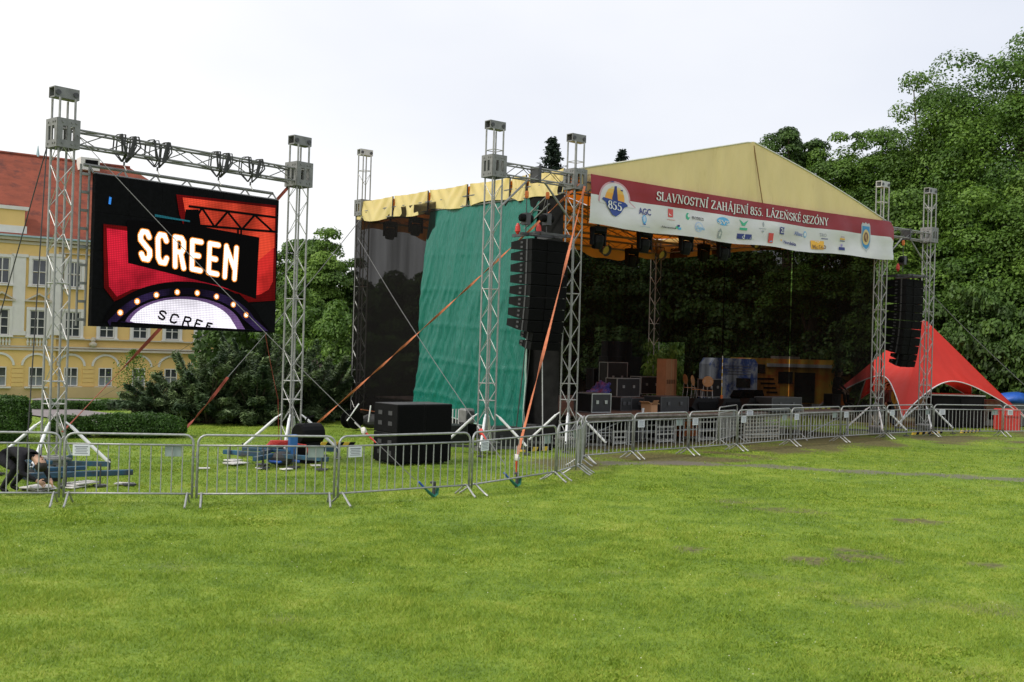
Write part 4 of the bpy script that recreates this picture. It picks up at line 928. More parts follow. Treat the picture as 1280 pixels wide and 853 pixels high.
# roof trusses under the fabric
t = sthing('roof_grid', 'aluminium roof trusses glowing orange under the yellow fabric', 'truss', 0, 0, 0)
for (a0, b0, a1, b1, z) in ((.2, 0, AR-.2, 0, 6.85), (.2, 10.45, AR-.2, 10.45, 6.85), (0, .2, 0, 10.3, 6.85), (AR, .2, AR, 10.3, 6.85), (.2, 3.5, AR-.2, 3.5, 6.85), (.2, 7, AR-.2, 7, 6.85)):
    truss_parts(t, (a0, b0, z), (a1, b1, z), .29, m='alu_dull', md='alu_dull', step=.6)
for b in (.1, 3.5, 7, 10.4):
    for sx in (0, 1):
        a0 = .3 if sx == 0 else AR-.3; MB().tube([(a0, b, 7.0), (AM, b, RZ-.2)], .03, 5).tube([(a0, b, 6.8), (AM, b, RZ-.5)], .025, 5).build('rafter', M['alu_dull'], t)
    MB().tube([(AM, b, 6.95), (AM, b, RZ-.3)], .025, 5).build('king_post', M['alu_dull'], t)
MB().tube([(AM, 0, RZ-.25), (AM, 10.4, RZ-.25)], .04, 6).build('ridge_beam', M['alu_dull'], t)
truss_parts(t, (-.1, .8, 6.55), (-.1, 1.9, 5.9), .24, m='alu_dull', name='corner_brace', step=.3)
# front banner
t = sthing('banner', 'red and white banner reading SLAVNOSTNÍ ZAHÁJENÍ 855. LÁZEŇSKÉ SEZÓNY', 'banner', 0, 0, 0)
BA0, BA1 = ST.hit(737, 245, -.28)[0], 14.42; BZT = lambda a: 7.19+.10*(a-BA0)/(BA1-BA0)-.05*math.sin(PI*(a-BA0)/(BA1-BA0)); BH = 1.30
def bw(a, s):     # out-of-plane folds; s is the distance below the top edge
    f = math.sin(a*2.3+s*2.6)*.030+math.sin(a*5.1-s*3.0+1)*.014+math.sin(a*.9+2)*.03
    return f*min(1, .15+s*1.3)+.025*math.sin(s*7+a*.4)*(s/1.3)
def BP(a, s, off=0): 
    e = max(0, (a-(BA1-.35)))/.35; drop = .22*e**2.5*(1-s/1.3)
    return (a, -.30-bw(a, s)-off, BZT(a)-drop-s+.02*math.sin(a*1.7+1)*s)
BAND = .53
mb = MB(); NA = 260
for s0, s1, ns, mi in ((0, BAND, 9, 0), (BAND, BH, 13, 1)):
    mb.grid(lambda u, v: BP(BA0+(BA1-BA0)*u, s0+(s1-s0)*v), NA, ns, mi)
mb.build('banner_cloth', [M['banner_red'], M['banner_white']], t, smooth=True)
for k in range(15): a = BA0+.05+(BA1-BA0-.1)*k/14; MB().tube([BP(a, .03, .004), (a, -.02, 7.2)], .008, 4).build('tie', M['cable_black'], t)
def bpx(px, py):
    a, z = ST.hit(px, py, -.33); return a, BZT(a)-z
LAY = [0, -9]
PM = {}
def pm_(c, nm='print'):
    if c not in PM: PM[c] = mat('banner_print', c, .5, 0, .04, 4)
    return PM[c]
def decal(polys, name, m, off=None, cuts=0, label=None):
    ca = polys[0][0][0]
    LAY[0] = LAY[0]+1 if abs(ca-LAY[1]) < .6 else 0
    LAY[1] = ca; o_ = .010+LAY[0]*.0028 if off is None else off
    bm = bmesh.new()
    for qi, q in enumerate(polys):
        try: bm.faces.new([bm.verts.new((x, y, qi*.0003)) for x, y in q])
        except ValueError: pass
    bmesh.ops.triangulate(bm, faces=bm.faces[:])
    if cuts: bmesh.ops.subdivide_edges(bm, edges=bm.edges[:], cuts=cuts, use_grid_fill=True)
    for v in bm.verts: v.co = Vector(BP(v.co.x, v.co.y, o_+v.co.z))
    me = bpy.data.meshes.new(name); bm.to_mesh(me); bm.free(); me.materials.append(m); me.polygons.foreach_set('use_smooth', [True]*len(me.polygons)); o = link(name, me, t)
    if label: o['label'] = label
    return o
def ringp(cx_, cy_, rx_, ry_, n=24, a0=0, a1=2*PI, rx2=None, ry2=None):
    return [(cx_+rx_*math.cos(a0+(a1-a0)*k/n), cy_-ry_*math.sin(a0+(a1-a0)*k/n)) for k in range(n if a1-a0 > 6.2 else n+1)]
# serif lettering drawn as broad-pen strokes
TK, TN = .085, .030
def arc(cx_, cy_, rx_, ry_, d0, d1, n=12): return [(cx_+rx_*math.cos(math.radians(d0+(d1-d0)*k/n)), cy_+ry_*math.sin(math.radians(d0+(d1-d0)*k/n))) for k in range(n+1)]
def V_(x, y0=0, y1=1): return ('k', [(x, y0), (x, y1)])
def H_(x0, x1, y): return ('n', [(x0, y), (x1, y)])
def SF(x, y, w=.13): return ('n', [(x-w, y), (x+w, y)])
ACU = lambda x, y=1.12: ('k', [(x-.02, y), (x+.12, y+.16)])
CAR = lambda x, y=1.28: ('n', [(x-.13, y), (x, y-.13), (x+.13, y)])
GL = {
 'S': (.62, [('c', arc(.33, .74, .20, .24, 25, 250)+arc(.30, .26, .22, .26, 70, -155)), V_(.53, .74, .92), V_(.09, .08, .28)]),
 'L': (.62, [V_(.18), SF(.18, .98), H_(.05, .58, .02), ('n', [(.57, .0), (.57, .24)])]),
 'A': (.78, [('n', [(.12, 0), (.40, 1)]), ('k', [(.38, 1), (.68, 0)]), H_(.22, .56, .34), SF(.12, .02, .1), SF(.68, .02, .12)]),
 'V': (.74, [('k', [(.12, 1), (.40, 0)]), ('n', [(.40, 0), (.66, 1)]), SF(.12, .98), SF(.65, .98, .1)]),
 'N': (.82, [('n', [(.16, 0), (.16, 1)]), ('k', [(.14, 1), (.66, 0)]), ('n', [(.67, 0), (.67, 1)]), SF(.12, .98, .1), SF(.16, .02, .11), SF(.67, .98, .11)]),
 'O': (.82, [('c', arc(.40, .5, .31, .49, 0, 360, 22))]),
 'T': (.70, [V_(.35), H_(.06, .64, .98), ('n', [(.065, 1), (.065, .78)]), ('n', [(.635, 1), (.635, .78)]), SF(.35, .02)]),
 'I': (.36, [V_(.18), SF(.18, .98), SF(.18, .02)]),
 'Z': (.68, [H_(.08, .58, .98), ('k', [(.56, .97), (.10, .03)]), H_(.08, .62, .02), ('n', [(.085, 1), (.085, .8)]), ('n', [(.61, 0), (.61, .22)])]),
 'H': (.82, [V_(.18), V_(.62), H_(.18, .62, .5), SF(.18, .98, .12), SF(.18, .02, .12), SF(.62, .98, .12), SF(.62, .02, .12)]),
 'J': (.42, [V_(.24, -.08, 1), SF(.24, .98), ('c', arc(.08, -.05, .16, .18, 0, -110, 6))]),
 'E': (.64, [V_(.18), H_(.06, .56, .98), H_(.18, .48, .51), H_(.06, .58, .02), ('n', [(.555, 1), (.555, .78)]), ('n', [(.575, 0), (.575, .24)]), ('n', [(.47, .4), (.47, .62)]), SF(.14, .98, .1)]),
 'K': (.76, [V_(.18), SF(.18, .98, .12), SF(.18, .02, .12), ('n', [(.22, .44), (.60, .98)]), ('k', [(.34, .58), (.66, .02)]), SF(.60, .98, .1), SF(.66, .02, .1)]),
 'Y': (.72, [V_(.36, 0, .48), ('k', [(.12, 1), (.37, .46)]), ('n', [(.37, .46), (.62, 1)]), SF(.12, .98), SF(.62, .98, .1), SF(.36, .02)]),
 '8': (.60, [('c', arc(.30, .75, .18, .23, 0, 360, 18)), ('c', arc(.30, .27, .22, .26, 0, 360, 18))]),
 '5': (.58, [('n', [(.16, .97), (.50, .97)]), ('n', [(.17, .97), (.14, .58)]), ('c', arc(.25, .31, .22, .30, 115, -150, 14))]),
 '.': (.30, [('d', [(.12, .07)])]), ' ': (.32, [])}
ACC = {'Í': ('I', 'a', .18), 'Á': ('A', 'a', .40), 'Ň': ('N', 'c', .42), 'É': ('E', 'a', .32), 'Ó': ('O', 'a', .40)}
def glyph_polys(ch):
    acc = None
    if ch in ACC: ch, acc, ax = ACC[ch]
    w, st = GL[ch]; st = list(st)
    if acc == 'a': st.append(ACU(ax))
    if acc == 'c': st.append(CAR(ax))
    out = []
    for kind, pts in st:
        if kind == 'd': out.append([(pts[0][0]+.07*math.cos(k), pts[0][1]+.07*math.sin(k)) for k in [i*PI/4 for i in range(8)]]); continue
        lefts, rights = [], []
        for i, p in enumerate(pts):
            q0, q1 = pts[max(0, i-1)], pts[min(len(pts)-1, i+1)]; dx, dy = q1[0]-q0[0], q1[1]-q0[1]; L_ = math.hypot(dx, dy) or 1
            hw = {'k': TK*.9, 'n': TN*1.25}.get(kind) or (TN+(TK-TN)*abs(dy/L_)**1.3)
            nx_, ny_ = -dy/L_*hw, dx/L_*hw; lefts.append((p[0]+nx_, p[1]+ny_)); rights.append((p[0]-nx_, p[1]-ny_))
        for i in range(len(pts)-1): out.append([lefts[i], lefts[i+1], rights[i+1], rights[i]])
    return w, out
def serif_text(word, a0, s0, a1, s1, h, m, name='letter', slant=0, dark=None, extra=0):
    tot = sum(glyph_polys(c)[0] if c in ACC or c in GL else 0 for c in word); x = 0
    for c in word:
        w, ps = glyph_polys(c)
        if ps:
            for mm, dx, dy in (([(dark, .012, .012)] if dark else [])+[(m, 0, 0)]):
                polys = []
                for p in ps:
                    polys.append([(a0+(a1-a0)*(x+px)/tot+slant*py*h+dx, s0+(s1-s0)*(x/tot)-py*h+dy) for px, py in p])
                decal(polys, name, mm, off=(.012 if mm is dark else .018)+(extra))
        x += w
P_WHITE = pm_((.70, .70, .69)); P_SHADOW = pm_((.07, .008, .012))
aA, sA = bpx(821, 253); aB, sB = bpx(1037, 281)
serif_text('SLAVNOSTNÍ ZAHÁJENÍ 855. LÁZEŇSKÉ SEZÓNY', aA, .40, aB, .41, .235, P_WHITE, dark=P_SHADOW)
# sponsor marks
P_NAVY, P_BLUE, P_LBLUE, P_GREEN, P_RED, P_ORANGE, P_GREY, P_BLACK = pm_((.02, .035, .20)), pm_((.03, .10, .42)), pm_((.10, .40, .72)), pm_((.05, .42, .25)), pm_((.60, .06, .05)), pm_((.80, .42, .03)), pm_((.30, .33, .36)), pm_((.03, .03, .03))
# round town-jubilee emblem: glow, sunset dome, tower, blue swallow-tailed base with 855
cx_, cy_ = bpx(770, 249.5); KE = .60
def em(*p): return [(cx_+x*KE, cy_+y*KE) for x, y in p]
def emr(x, y, rx, ry, n, a0=0, a1=2*PI): return ringp(cx_+x*KE, cy_+y*KE, rx*KE, ry*KE, n, a0, a1)
# the red band dips open in a pale glow round the emblem
decal([em(*[(-1.05+.0*k, .20) for k in (0,)], *[(1.02*math.cos(PI-k*PI/14)-.02, -.80*math.sin(k*PI/14)) for k in range(15)], (1.35, .20))], 'emblem_glow', pm_((.60, .34, .40)), cuts=3)
decal([em((-.98, .24), *[(.92*math.cos(PI-k*PI/14)-.02, -.72*math.sin(k*PI/14)) for k in range(15)], (1.30, .24))], 'emblem_glow', pm_((.66, .63, .66)), cuts=3)
for k, c in enumerate(((.60, .58, .55), (.70, .55, .28), (.78, .46, .10), (.80, .36, .05))):
    th0 = PI/2*(1-k/4.4); decal([em(*[(.62*math.cos(q), .04-.64*math.sin(q)) for q in [th0*i/8 for i in range(9)]], *[(-.62*math.cos(q), .04-.64*math.sin(q)) for q in [th0*(8-i)/8 for i in range(9)]])], 'emblem_sky', pm_(c), cuts=1)
decal([em((-.20, .06), (-.08, -.46), (-.08, -.58), (.06, -.60), (.08, -.46), (.24, .06))], 'emblem_tower', P_NAVY, cuts=1)
decal([em((-.42, -.72), (-.2, -.80), (-.1, -.76), (-.2, -.74)), em((.28, -.46), (.42, -.48), (.48, -.42), (.36, -.42))], 'emblem_bird', P_NAVY)
decal([em((-.84, .09), (-.76, -.01), (-.45, .00), (-.1, .02), (.3, .02), (.66, .06), (.80, .14), (.82, .20), (.60, .28), (.40, .54), (.10, .74), (-.14, .70), (-.36, .44), (-.52, .22), (-.66, .14))], 'emblem_base', pm_((.012, .045, .25)), cuts=2)
serif_text('855', cx_-.27, cy_+.26, cx_+.27, cy_+.28, .21, P_WHITE, extra=.03)
FONTC = {}
def font_polys(txt, bold=0.0):
    cu = bpy.data.curves.new('t', 'FONT'); cu.body = txt; cu.size = 1; cu.offset = bold; cu.resolution_u = 2
    o = bpy.data.objects.new('t', cu); COL.objects.link(o); dg = bpy.context.evaluated_depsgraph_get(); me = o.evaluated_get(dg).to_mesh()
    vs_ = [(v.co.x, v.co.y) for v in me.vertices]; fs_ = [list(p.vertices) for p in me.polygons]; o.evaluated_get(dg).to_mesh_clear()
    bpy.data.objects.remove(o); bpy.data.curves.remove(cu)
    x0 = min(v[0] for v in vs_); x1 = max(v[0] for v in vs_); return [[((vs_[i][0]-x0)/(x1-x0), vs_[i][1]/.7) for i in f] for f in fs_]
def word(txt, px0, py0, px1, h, m, bold=.01, slant=0, name='logo_lettering'):
    a0, s0 = bpx(px0, py0); a1 = bpx(px1, py0)[0]
    decal([[(a0+(a1-a0)*x+slant*y*h, s0-y*h) for x, y in f] for f in font_polys(txt, bold)], name, m)
def dot(px, py, rx, ry, m, name='logo_mark', n=14): a, s = bpx(px, py); decal([ringp(a, s, rx, ry, n)], name, m)
def rect(px, py, w, h, m, name='logo_mark', sk=0): a, s = bpx(px, py); decal([[(a-w/2, s-h/2), (a+w/2, s-h/2), (a+w/2, s+h/2), (a-w/2, s+h/2)]], name, m)
word('AGC', 799.5, 266.5, 815, .17, P_NAVY, .02)
dot(806, 273.5, .09, .12, P_LBLUE); dot(806, 273, .055, .08, pm_((.45, .55, .7))); rect(806, 279.5, .10, .03, P_BLUE)
word('pupp', 799, 285.5, 815, .03, P_LBLUE) if False else rect(807, 282.5, .42, .012, pm_((.4, .52, .66)))
rect(840.5, 266.5, .23, .23, P_RED); rect(840.5, 266.5, .13, .13, P_WHITE); rect(840.7, 266.5, .09, .04, P_RED); rect(841, 275, .36, .02, pm_((.62, .35, .33)))
dot(862, 271, .075, .10, P_GREEN); dot(863, 270.2, .04, .05, P_WHITE); word('PRODECO', 865.5, 274.5, 880.5, .085, P_BLACK, .015)
word('Karlovarske mi', 828, 283, 848, .05, P_BLACK, .02) if False else word('Nemocnice', 828, 284.5, 848, .06, P_BLACK, .015)
rect(849.5, 285, .12, .06, P_GREEN); rect(852.5, 286.5, .12, .06, P_LBLUE); rect(851, 283, .10, .05, P_NAVY)
a, s = bpx(874, 284.5); decal([ringp(a, s, .16, .15, 16)], 'logo_mark', pm_((.45, .55, .75))); decal([ringp(a, s, .12, .115, 16)], 'logo_mark', pm_((.62, .63, .66))); word('Spa', 870.5, 287, 881, .10, P_LBLUE, .0)
dot(903.5, 276.5, .28, .12, P_LBLUE); word('SVS', 896.5, 279, 910.5, .11, P_WHITE, .02)
a, s = bpx(900, 291); decal([[(a-.10, s-.02), (a, s-.14), (a+.10, s-.02)], [(a-.09, s), (a+.09, s), (a+.07, s+.15), (a-.07, s+.15)]], 'logo_mark', P_GREY); rect(900, 292, .05, .12, P_WHITE)
a, s = bpx(930, 279.5); decal([[(a-.20, s-.12), (a, s-.02), (a+.22, s-.12), (a+.06, s+.06), (a-.06, s+.06)]], 'logo_mark', P_GREEN); rect(930, 286, .32, .07, P_GREEN)
rect(931.5, 295.5, .62, .15, P_NAVY); word('deník', 929, 297.8, 944, .16, P_WHITE, .02)
dot(955, 281, .03, .08, P_GREY); rect(953.5, 286.5, .34, .014, P_GREY); rect(954, 290, .09, .05, P_GREY)
rect(963.5, 298.5, .22, .30, P_RED); dot(964, 299, .075, .09, P_ORANGE); rect(963.7, 302, .12, .07, P_LBLUE)
rect(977.5, 289, .24, .22, P_NAVY); word('21', 975, 291.3, 980, .14, P_WHITE, .02)
word('Nordeka', 980.5, 304.6, 998.5, .10, P_NAVY, .02); rect(978, 300.8, .06, .05, P_ORANGE)
word('Allianz', 994.5, 293.5, 1006, .12, P_BLUE, .005); dot(1009.2, 292.5, .08, .10, P_LBLUE); dot(1009.2, 292.5, .05, .07, P_WHITE)
word('TRO', 1025.5, 295.5, 1034, .11, P_GREY, .0); rect(1032, 298.7, .34, .025, P_NAVY)
rect(1023.5, 306, .62, .27, P_ORANGE); word('METRO', 1017.5, 309.8, 1033.5, .12, pm_((.25, .12, .02)), .03); word('DJ', 1021, 303.5, 1026, .07, P_WHITE, .02)
rect(1055, 299.5, .26, .05, P_ORANGE); rect(1055, 297, .20, .03, pm_((.5, .35, .5))); rect(1055, 302, .26, .025, P_NAVY)
rect(1054.5, 311.8, .30, .10, P_NAVY); dot(1054.5, 307.5, .045, .05, pm_((.35, .3, .6)))
# blue shield with the gold medallion
a, s = bpx(1083, 297)
def cr(*p): return [(a+x*.74, s+y*.82) for x, y in p]
def crr(x, y, rx, ry, n): return ringp(a+x*.74, s+y*.82, rx*.74, ry*.82, n)
decal([cr((-.34, -.50), (-.26, -.60), (-.12, -.56), (0, -.62), (.12, -.56), (.28, -.60), (.36, -.50), (.33, .1), (.24, .40), (.06, .52), (0, .60), (-.06, .52), (-.24, .40), (-.32, .1))], 'crest_frame', pm_((.42, .44, .46)), cuts=2)
decal([cr((-.27, -.46), (.29, -.46), (.28, .12), (.18, .36), (0, .46), (-.18, .36), (-.27, .12))], 'crest_field', pm_((.03, .22, .45)), cuts=2)
decal([crr(0, -.02, .245, .31, 24)], 'crest_medallion', pm_((.55, .42, .18)), cuts=1); decal([crr(0, -.02, .15, .20, 20)], 'crest_medallion', pm_((.16, .07, .03)), cuts=1)
decal([crr(-.02, -.05, .06, .10, 14)], 'crest_medallion', pm_((.40, .26, .12))); decal([crr(.04, .08, .05, .07, 12)], 'crest_medallion', pm_((.36, .22, .10)))
# tarpaulin and scrims
t = sthing('green_tarpaulin', 'big creased green tarpaulin hanging down the left side of the stage', 'tarpaulin', 0, 0, 0)
GB0, GB1 = ST.hity(527, 300, -.42)[0], ST.hity(661, 400, -.42)[0]
def tf(u, v):
    z = 6.86-6.41*v+.10*math.sin(u*5+1)*v*v+(.18*(1-u))*v; y = GB0+(GB1-GB0)*u+.12*math.sin(v*3)*u
    q_ = u*1.0+.55*(1-v)*(u-.5)*.4+.25*v*(1-u); f = .06*math.sin(q_*22+v*2)+.05*abs(math.sin(q_*33-v*4+1))+.045*math.sin(u*7+v*5)+.03*abs(math.sin(q_*61+v*9+math.sin(v*8)))+.016*math.sin(q_*120+math.sin(v*14)*3)+.05*math.exp(-((u-.12-.8*(1-v))/.05)**2)+.02*math.exp(-((v*6)%1-.5)**2/.004)
    return (-.07-.42*v**.6-f*(.15+.85*v), y, z)
MB().grid(tf, 230, 120).build('sheet', M['green_tarp'], t, smooth=True)
hem = MB().tube([tf(1, v/20) for v in range(8, 21)], .03, 5).tube([tf(u/30, 1) for u in range(31)], .018, 5).build('hem', mat('pale_hem', (.32, .45, .40), .5), t)
for k in range(9):
    u = .04+.115*k; MB().tube([tf(u, 0), (-.06, tf(u, 0)[1], 7.0)], .008, 4).build('tie', M['cable_black'], t)
t = sthing('side_scrim', 'black mesh hanging down the left side of the stage from the roof edge', 'scrim', 0, 0, 0)
def net(name, p0, p1, z0, z1, mt, nfold=14, amp=.05, seg=120, u0=0, u1=1, billow=.0):
    p0, p1 = Vector((*p0, 0)), Vector((*p1, 0)); d = (p1-p0); nrm = Vector((-d.y, d.x, 0)).normalized()
    def fn(u, v):
        uu = u0+(u1-u0)*u; w = amp*math.sin(uu*nfold*6.28+math.sin(uu*9)*2)*(.3+.7*v)+.04*math.sin(uu*5)+billow*math.sin(v*PI*.8)*math.sin(uu*PI)
        p = p0+d*uu+nrm*w; return (p.x, p.y, z1+(z0-z1)*v)
    return MB().grid(fn, seg, 10).build(name, mt, t, smooth=True)
net('mesh_sheet', (-.18, 10.7), (-.18, GB0-.4), .25, 6.95, M['net_side'], 5, .035)
net('drape', (-.12, GB0-.35), (-.12, .25), .15, 6.95, M['drape'], 7, .05)
t = sthing('rear_scrim', 'black mesh closing the back of the stage', 'scrim', 0, 0, 0)
net('mesh_sheet', (-.1, 10.8), (7.0, 10.8), .3, 6.9, M['net'], 9, .05); net('mesh_sheet', (7.0, 10.78), (AR+.1, 10.8), .3, 6.9, M['net_right'], 9, .05)
t = sthing('right_scrim', 'black mesh closing the right side of the stage, the motorhome dimly visible through it', 'scrim', 0, 0, 0)
b_s = [ST.hity(px, 420, AR+.12)[0] for px in (818, 857, 905, 987.2, 988.6, 1094)]
net('mesh_sheet', (AR+.12, 10.8), (AR+.12, b_s[1]), 3.05, 6.9, M['net_right'], 2, .05, 20)
net('mesh_sheet', (AR+.12, b_s[1]+.02), (AR+.12, b_s[2]), .4, 6.9, M['net_right'], 4, .06, 40)
net('mesh_sheet', (AR+.14, b_s[2]+.10), (AR+.14, b_s[3]), .4, 6.9, M['net_right'], 2, .05, 40); net('mesh_sheet', (AR+.12, b_s[4]), (AR+.12, b_s[5]), .4, 6.9, M['net_right'], 2, .04, 40)
# lamps in the roof
def moving_head(label, a, b, z, rx=.2, rz=0.0, sc=1.0, group='black moving heads hanging from the roof trusses'):
    t = sthing('moving_head', label, 'stage light', a, b, z, group, rz); t.scale = (sc,)*3
    MB().box((0, 0, .32), (.04, .04, .12)).bevbox((0, 0, .2), (.38, .28, .14), .02).build('base', M['black'], t)
    y = MB().box((-.21, 0, -.02), (.05, .12, .36)).box((.21, 0, -.02), (.05, .12, .36)).box((0, 0, .13), (.46, .14, .05)).build('yoke', M['black'], t)
    hd = MB().lathe([(.09, -.16), (.15, -.12), (.16, .02), (.14, .18), (.13, .20)], n=12).build('head', M['black_gloss'], t, rot=(PI+rx, 0, 0), loc=(0, 0, -.08))
    MB().lathe([(.005, .2), (.12, .201), (.11, .212), (.005, .22)], n=12).build('lens', M['steel_dark'], hd)
for px, py, b, lab in ((748, 297, .0, 'moving head under the left end of the banner'), (806, 302, 0, 'moving head hanging in front of the orange roof near the emblem'), (858, 305, 0, 'moving head partly behind the lower edge of the banner'), (905, 313, 0, 'moving head under the middle of the banner'), (790, 322, 3.5, 'moving head pointing straight down left of the rear truss leg'), (880, 316, 3.5, 'small moving head above the blue and white van'), (488, 288, 7, 'dark round lamp behind the scrim near the rear left tower'), (520, 283, 7, 'dark lamp at the left edge of the green tarpaulin')):
    a, z = ST.hit(px, py, b); a = max(.4, a) if px > 600 else a
    if px < 600: b, z = ST.hity(px, py, .6); a = .6
    moving_head(lab, a, b, z, .2, 0, 1.05)
def par(label, px, py, b):
    a, z = ST.hit(px, py, b); t = sthing('blinder_lamp', label, 'stage light', a, b, z, 'round lamps hanging under the roof')
    MB().lathe([(.05, -.12), (.13, -.10), (.16, .10), (.17, .12), (.16, .12), (.13, .06), (.04, .03)], n=14).build('can', M['steel_dark'], t, rot=(PI*.62, 0, 0))
    MB().lathe([(.01, .04), (.13, .05), (.12, .06), (.01, .062)], n=14).build('reflector', mat('orange_lit_lens', (.45, .25, .08), .3, .3), t, rot=(PI*.62, 0, 0)); MB().tube([(-.17, 0, 0), (-.17, 0, .22), (.17, 0, .22), (.17, 0, 0)], .012, 5).build('bracket', M['black'], t)  # lens colour carries the orange light falling under the roof
par('round lamp with lens painted as lit orange near the inner left tower', 756, 312, 1.5); par('round lamp with lens painted as lit orange right of the rear truss leg', 826, 318, 3.3); par('round lamp under the banner near the word SEZÓNY', 945, 305, 1.5)
# ------------------------------------------------------------------ crowd barriers
BH_ = 1.10
bar = MB().tube([(0, 0, .21), (0, 0, .92)], .0095, 5).mesh('bar', M['galv'])
nos_ = MB().bevbox((0, 0, 0), (.25, .008, .17), .003).mesh('notice', M['paper'])
nosb = MB().bevbox((0, 0, 0), (.25, .008, .17), .003).mesh('number_plate', mat('plate_back', (.30, .36, .36), .5, .3, .08, 5))
txt = MB()
for k in range(5): txt.box((0, -.0065, .055-k*.026), (.19-.03*(k % 2), .002, .009 if k else .014))
txt = txt.mesh('printed_lines', M['ink'])
footm = MB().tube([(0, -.30, .015), (0, -.22, .06), (0, -.05, .185), (0, 0, .20), (0, .05, .185), (0, .22, .06), (0, .30, .015)], .017, 6, flat=1.0).mesh('foot', M['galv'])
def barrier(label, p, q, sign=None, plate=True, h=BH_, group='steel crowd barriers'):
    p, q = Vector(p), Vector(q); d = q-p; Lb = d.length-.07; ang = math.atan2(d.y, d.x); mid = (p+q)/2
    t = thing('crowd_barrier', label, 'barrier', mid, ang, group); x0, x1 = -Lb/2, Lb/2; r = .019; c = .13
    cs = [(math.cos(a*PI/8), math.sin(a*PI/8)) for a in range(5)]
    pts = [(x0, 0, .12)]+[(x0+c-c*a, 0, h-c+c*b) for a, b in cs]+[(x1-c+c*b2, 0, h-c+c*a2) for b2, a2 in [(b, a) for a, b in cs]]+[(x1, 0, .12)]
    MB().tube(pts, r, 7).build('frame', M['galv'], t, smooth=True)
    for z in (.94, .19): MB().tube([(x0, 0, z), (x1, 0, z)], .0165, 6).build('rail', M['galv'], t, smooth=True)
    n_ = max(10, round(Lb/.155))
    for k in range(1, n_): link('bar', bar, t, (x0+Lb*k/n_, 0, 0))
    for x in (x0+.07, x1-.07): link('foot', footm, t, (x, 0, 0))
    MB().tube([(x1, 0, .30), (x1+.05, 0, .30), (x1+.05, 0, .40)], .008, 5).tube([(x1, 0, .75), (x1+.05, 0, .75), (x1+.05, 0, .84)], .008, 5).build('hook', M['galv'], t)
    if sign: 
        s_ = link('notice', nos_, t, (x0+sign, -.026, .845)); link('printed_lines', txt, s_)
    if plate: link('number_plate', nosb, t, (x1-.30, .026, .845))
    return t
BL = ['crowd barrier at the left edge, before the person in black', 'crowd barrier with a white notice right of the left screen tower', 'crowd barrier before the base of the right screen tower', 'crowd barrier with a white notice before the subwoofer stack', 'crowd barrier with a white notice before the outer left wing tower', 'crowd barrier turning steeply backward at the corner of the fence', 'crowd barrier seen nearly end-on behind the fence corner',
 'crowd barrier below the silver-edged case, first of the stage front', 'crowd barrier with a white notice below the tall cardboard box', 'crowd barrier with a white notice below the wooden chairs', 'crowd barrier with a white notice below the stage wedges', 'crowd barrier with a white notice before the stack of pale pallets', 'crowd barrier with a white notice just left of the inner right tower', 'crowd barrier between the two right wing towers', 'crowd barrier before the black box under the red tent', 'crowd barrier cut by the right edge of the photo']
SG = [None, .24, None, .28, .34, None, None, None, .22, .22, .24, .24, .26, .28, .32, .30]
PLT = [False, True, True, False, True, True, False, False, True, False, True, True, False, True, True, True]
for i in range(16):
    p, q = J[i], J[i+1]
    barrier(BL[i], p, q, SG[i], PLT[i])
p0 = ST.W(4.9, -.9); p1 = ST.W(7.0, .15); p2 = ST.W(9.6, -.35)
barrier('loose crowd barrier standing slantwise behind the fence under the stage edge', p0, p1, None, True)
barrier('loose crowd barrier right behind the fence below the black wedges', p1+Vector((.1, 0, 0)), p2, .3, False)
barrier('turned crowd barrier standing back to back at the fence corner', J[6]+Vector((-.12, -.5, 0)), J[6]+Vector((.08, 1.5, 0)), None, False)

# ------------------------------------------------------------------ subwoofer stack on the lawn
p = ground(530, 581); F_s = Frame((p.x, p.y), ST.ang)
def sub(label, a, b, z, w=1.14, d=.74, h=.62):
    t = sthing('subwoofer', label, 'subwoofer', a, b, z, 'black subwoofers stacked on the lawn', fr=F_s)
    MB().bevbox((0, 0, h/2), (w, d, h-.012), .012).build('box', M['black'], t)
    MB().box((0, -d/2-.004, h/2), (w-.08, .012, h-.08)).build('grille', M['grille'], t)
    for zz in (.32, .68):
        for y in (-.2, .2): MB().box((-w/2-.003, y, h*zz), (.010, .15, .09)).build('handle', M['steel_dark'], t)
    MB().box((0, 0, h-.002), (w-.02, d-.02, .006)).build('lid_edge', M['steel_dark'], t)
    return t
for k, (a, b, z) in enumerate(((-.365, .46, .06), (.365, .46, .06), (-.365, .46, .69), (.365, .46, .69))):
    sub(('lower left', 'lower right', 'upper left', 'upper right')[k]+' black subwoofer of the stack on the lawn', a, b, z+.0, 0.725, .92, .625)
MB()
t = sthing('skid', 'black wheeled board under the subwoofer stack', 'dolly', 0, 0, 0, fr=F_s)
MB().box((0, .46, .045), (1.40, .85, .02)).build('board', M['black'], t)
for x in (-.6, .6):
    for y in (.12, .80): MB().lathe([(.0, -.015), (.018, -.015), (.018, .015), (0, .015)], n=10).build('wheel', M['steel_dark'], t, loc=(x, y, .018), rot=(PI/2, 0, 0))

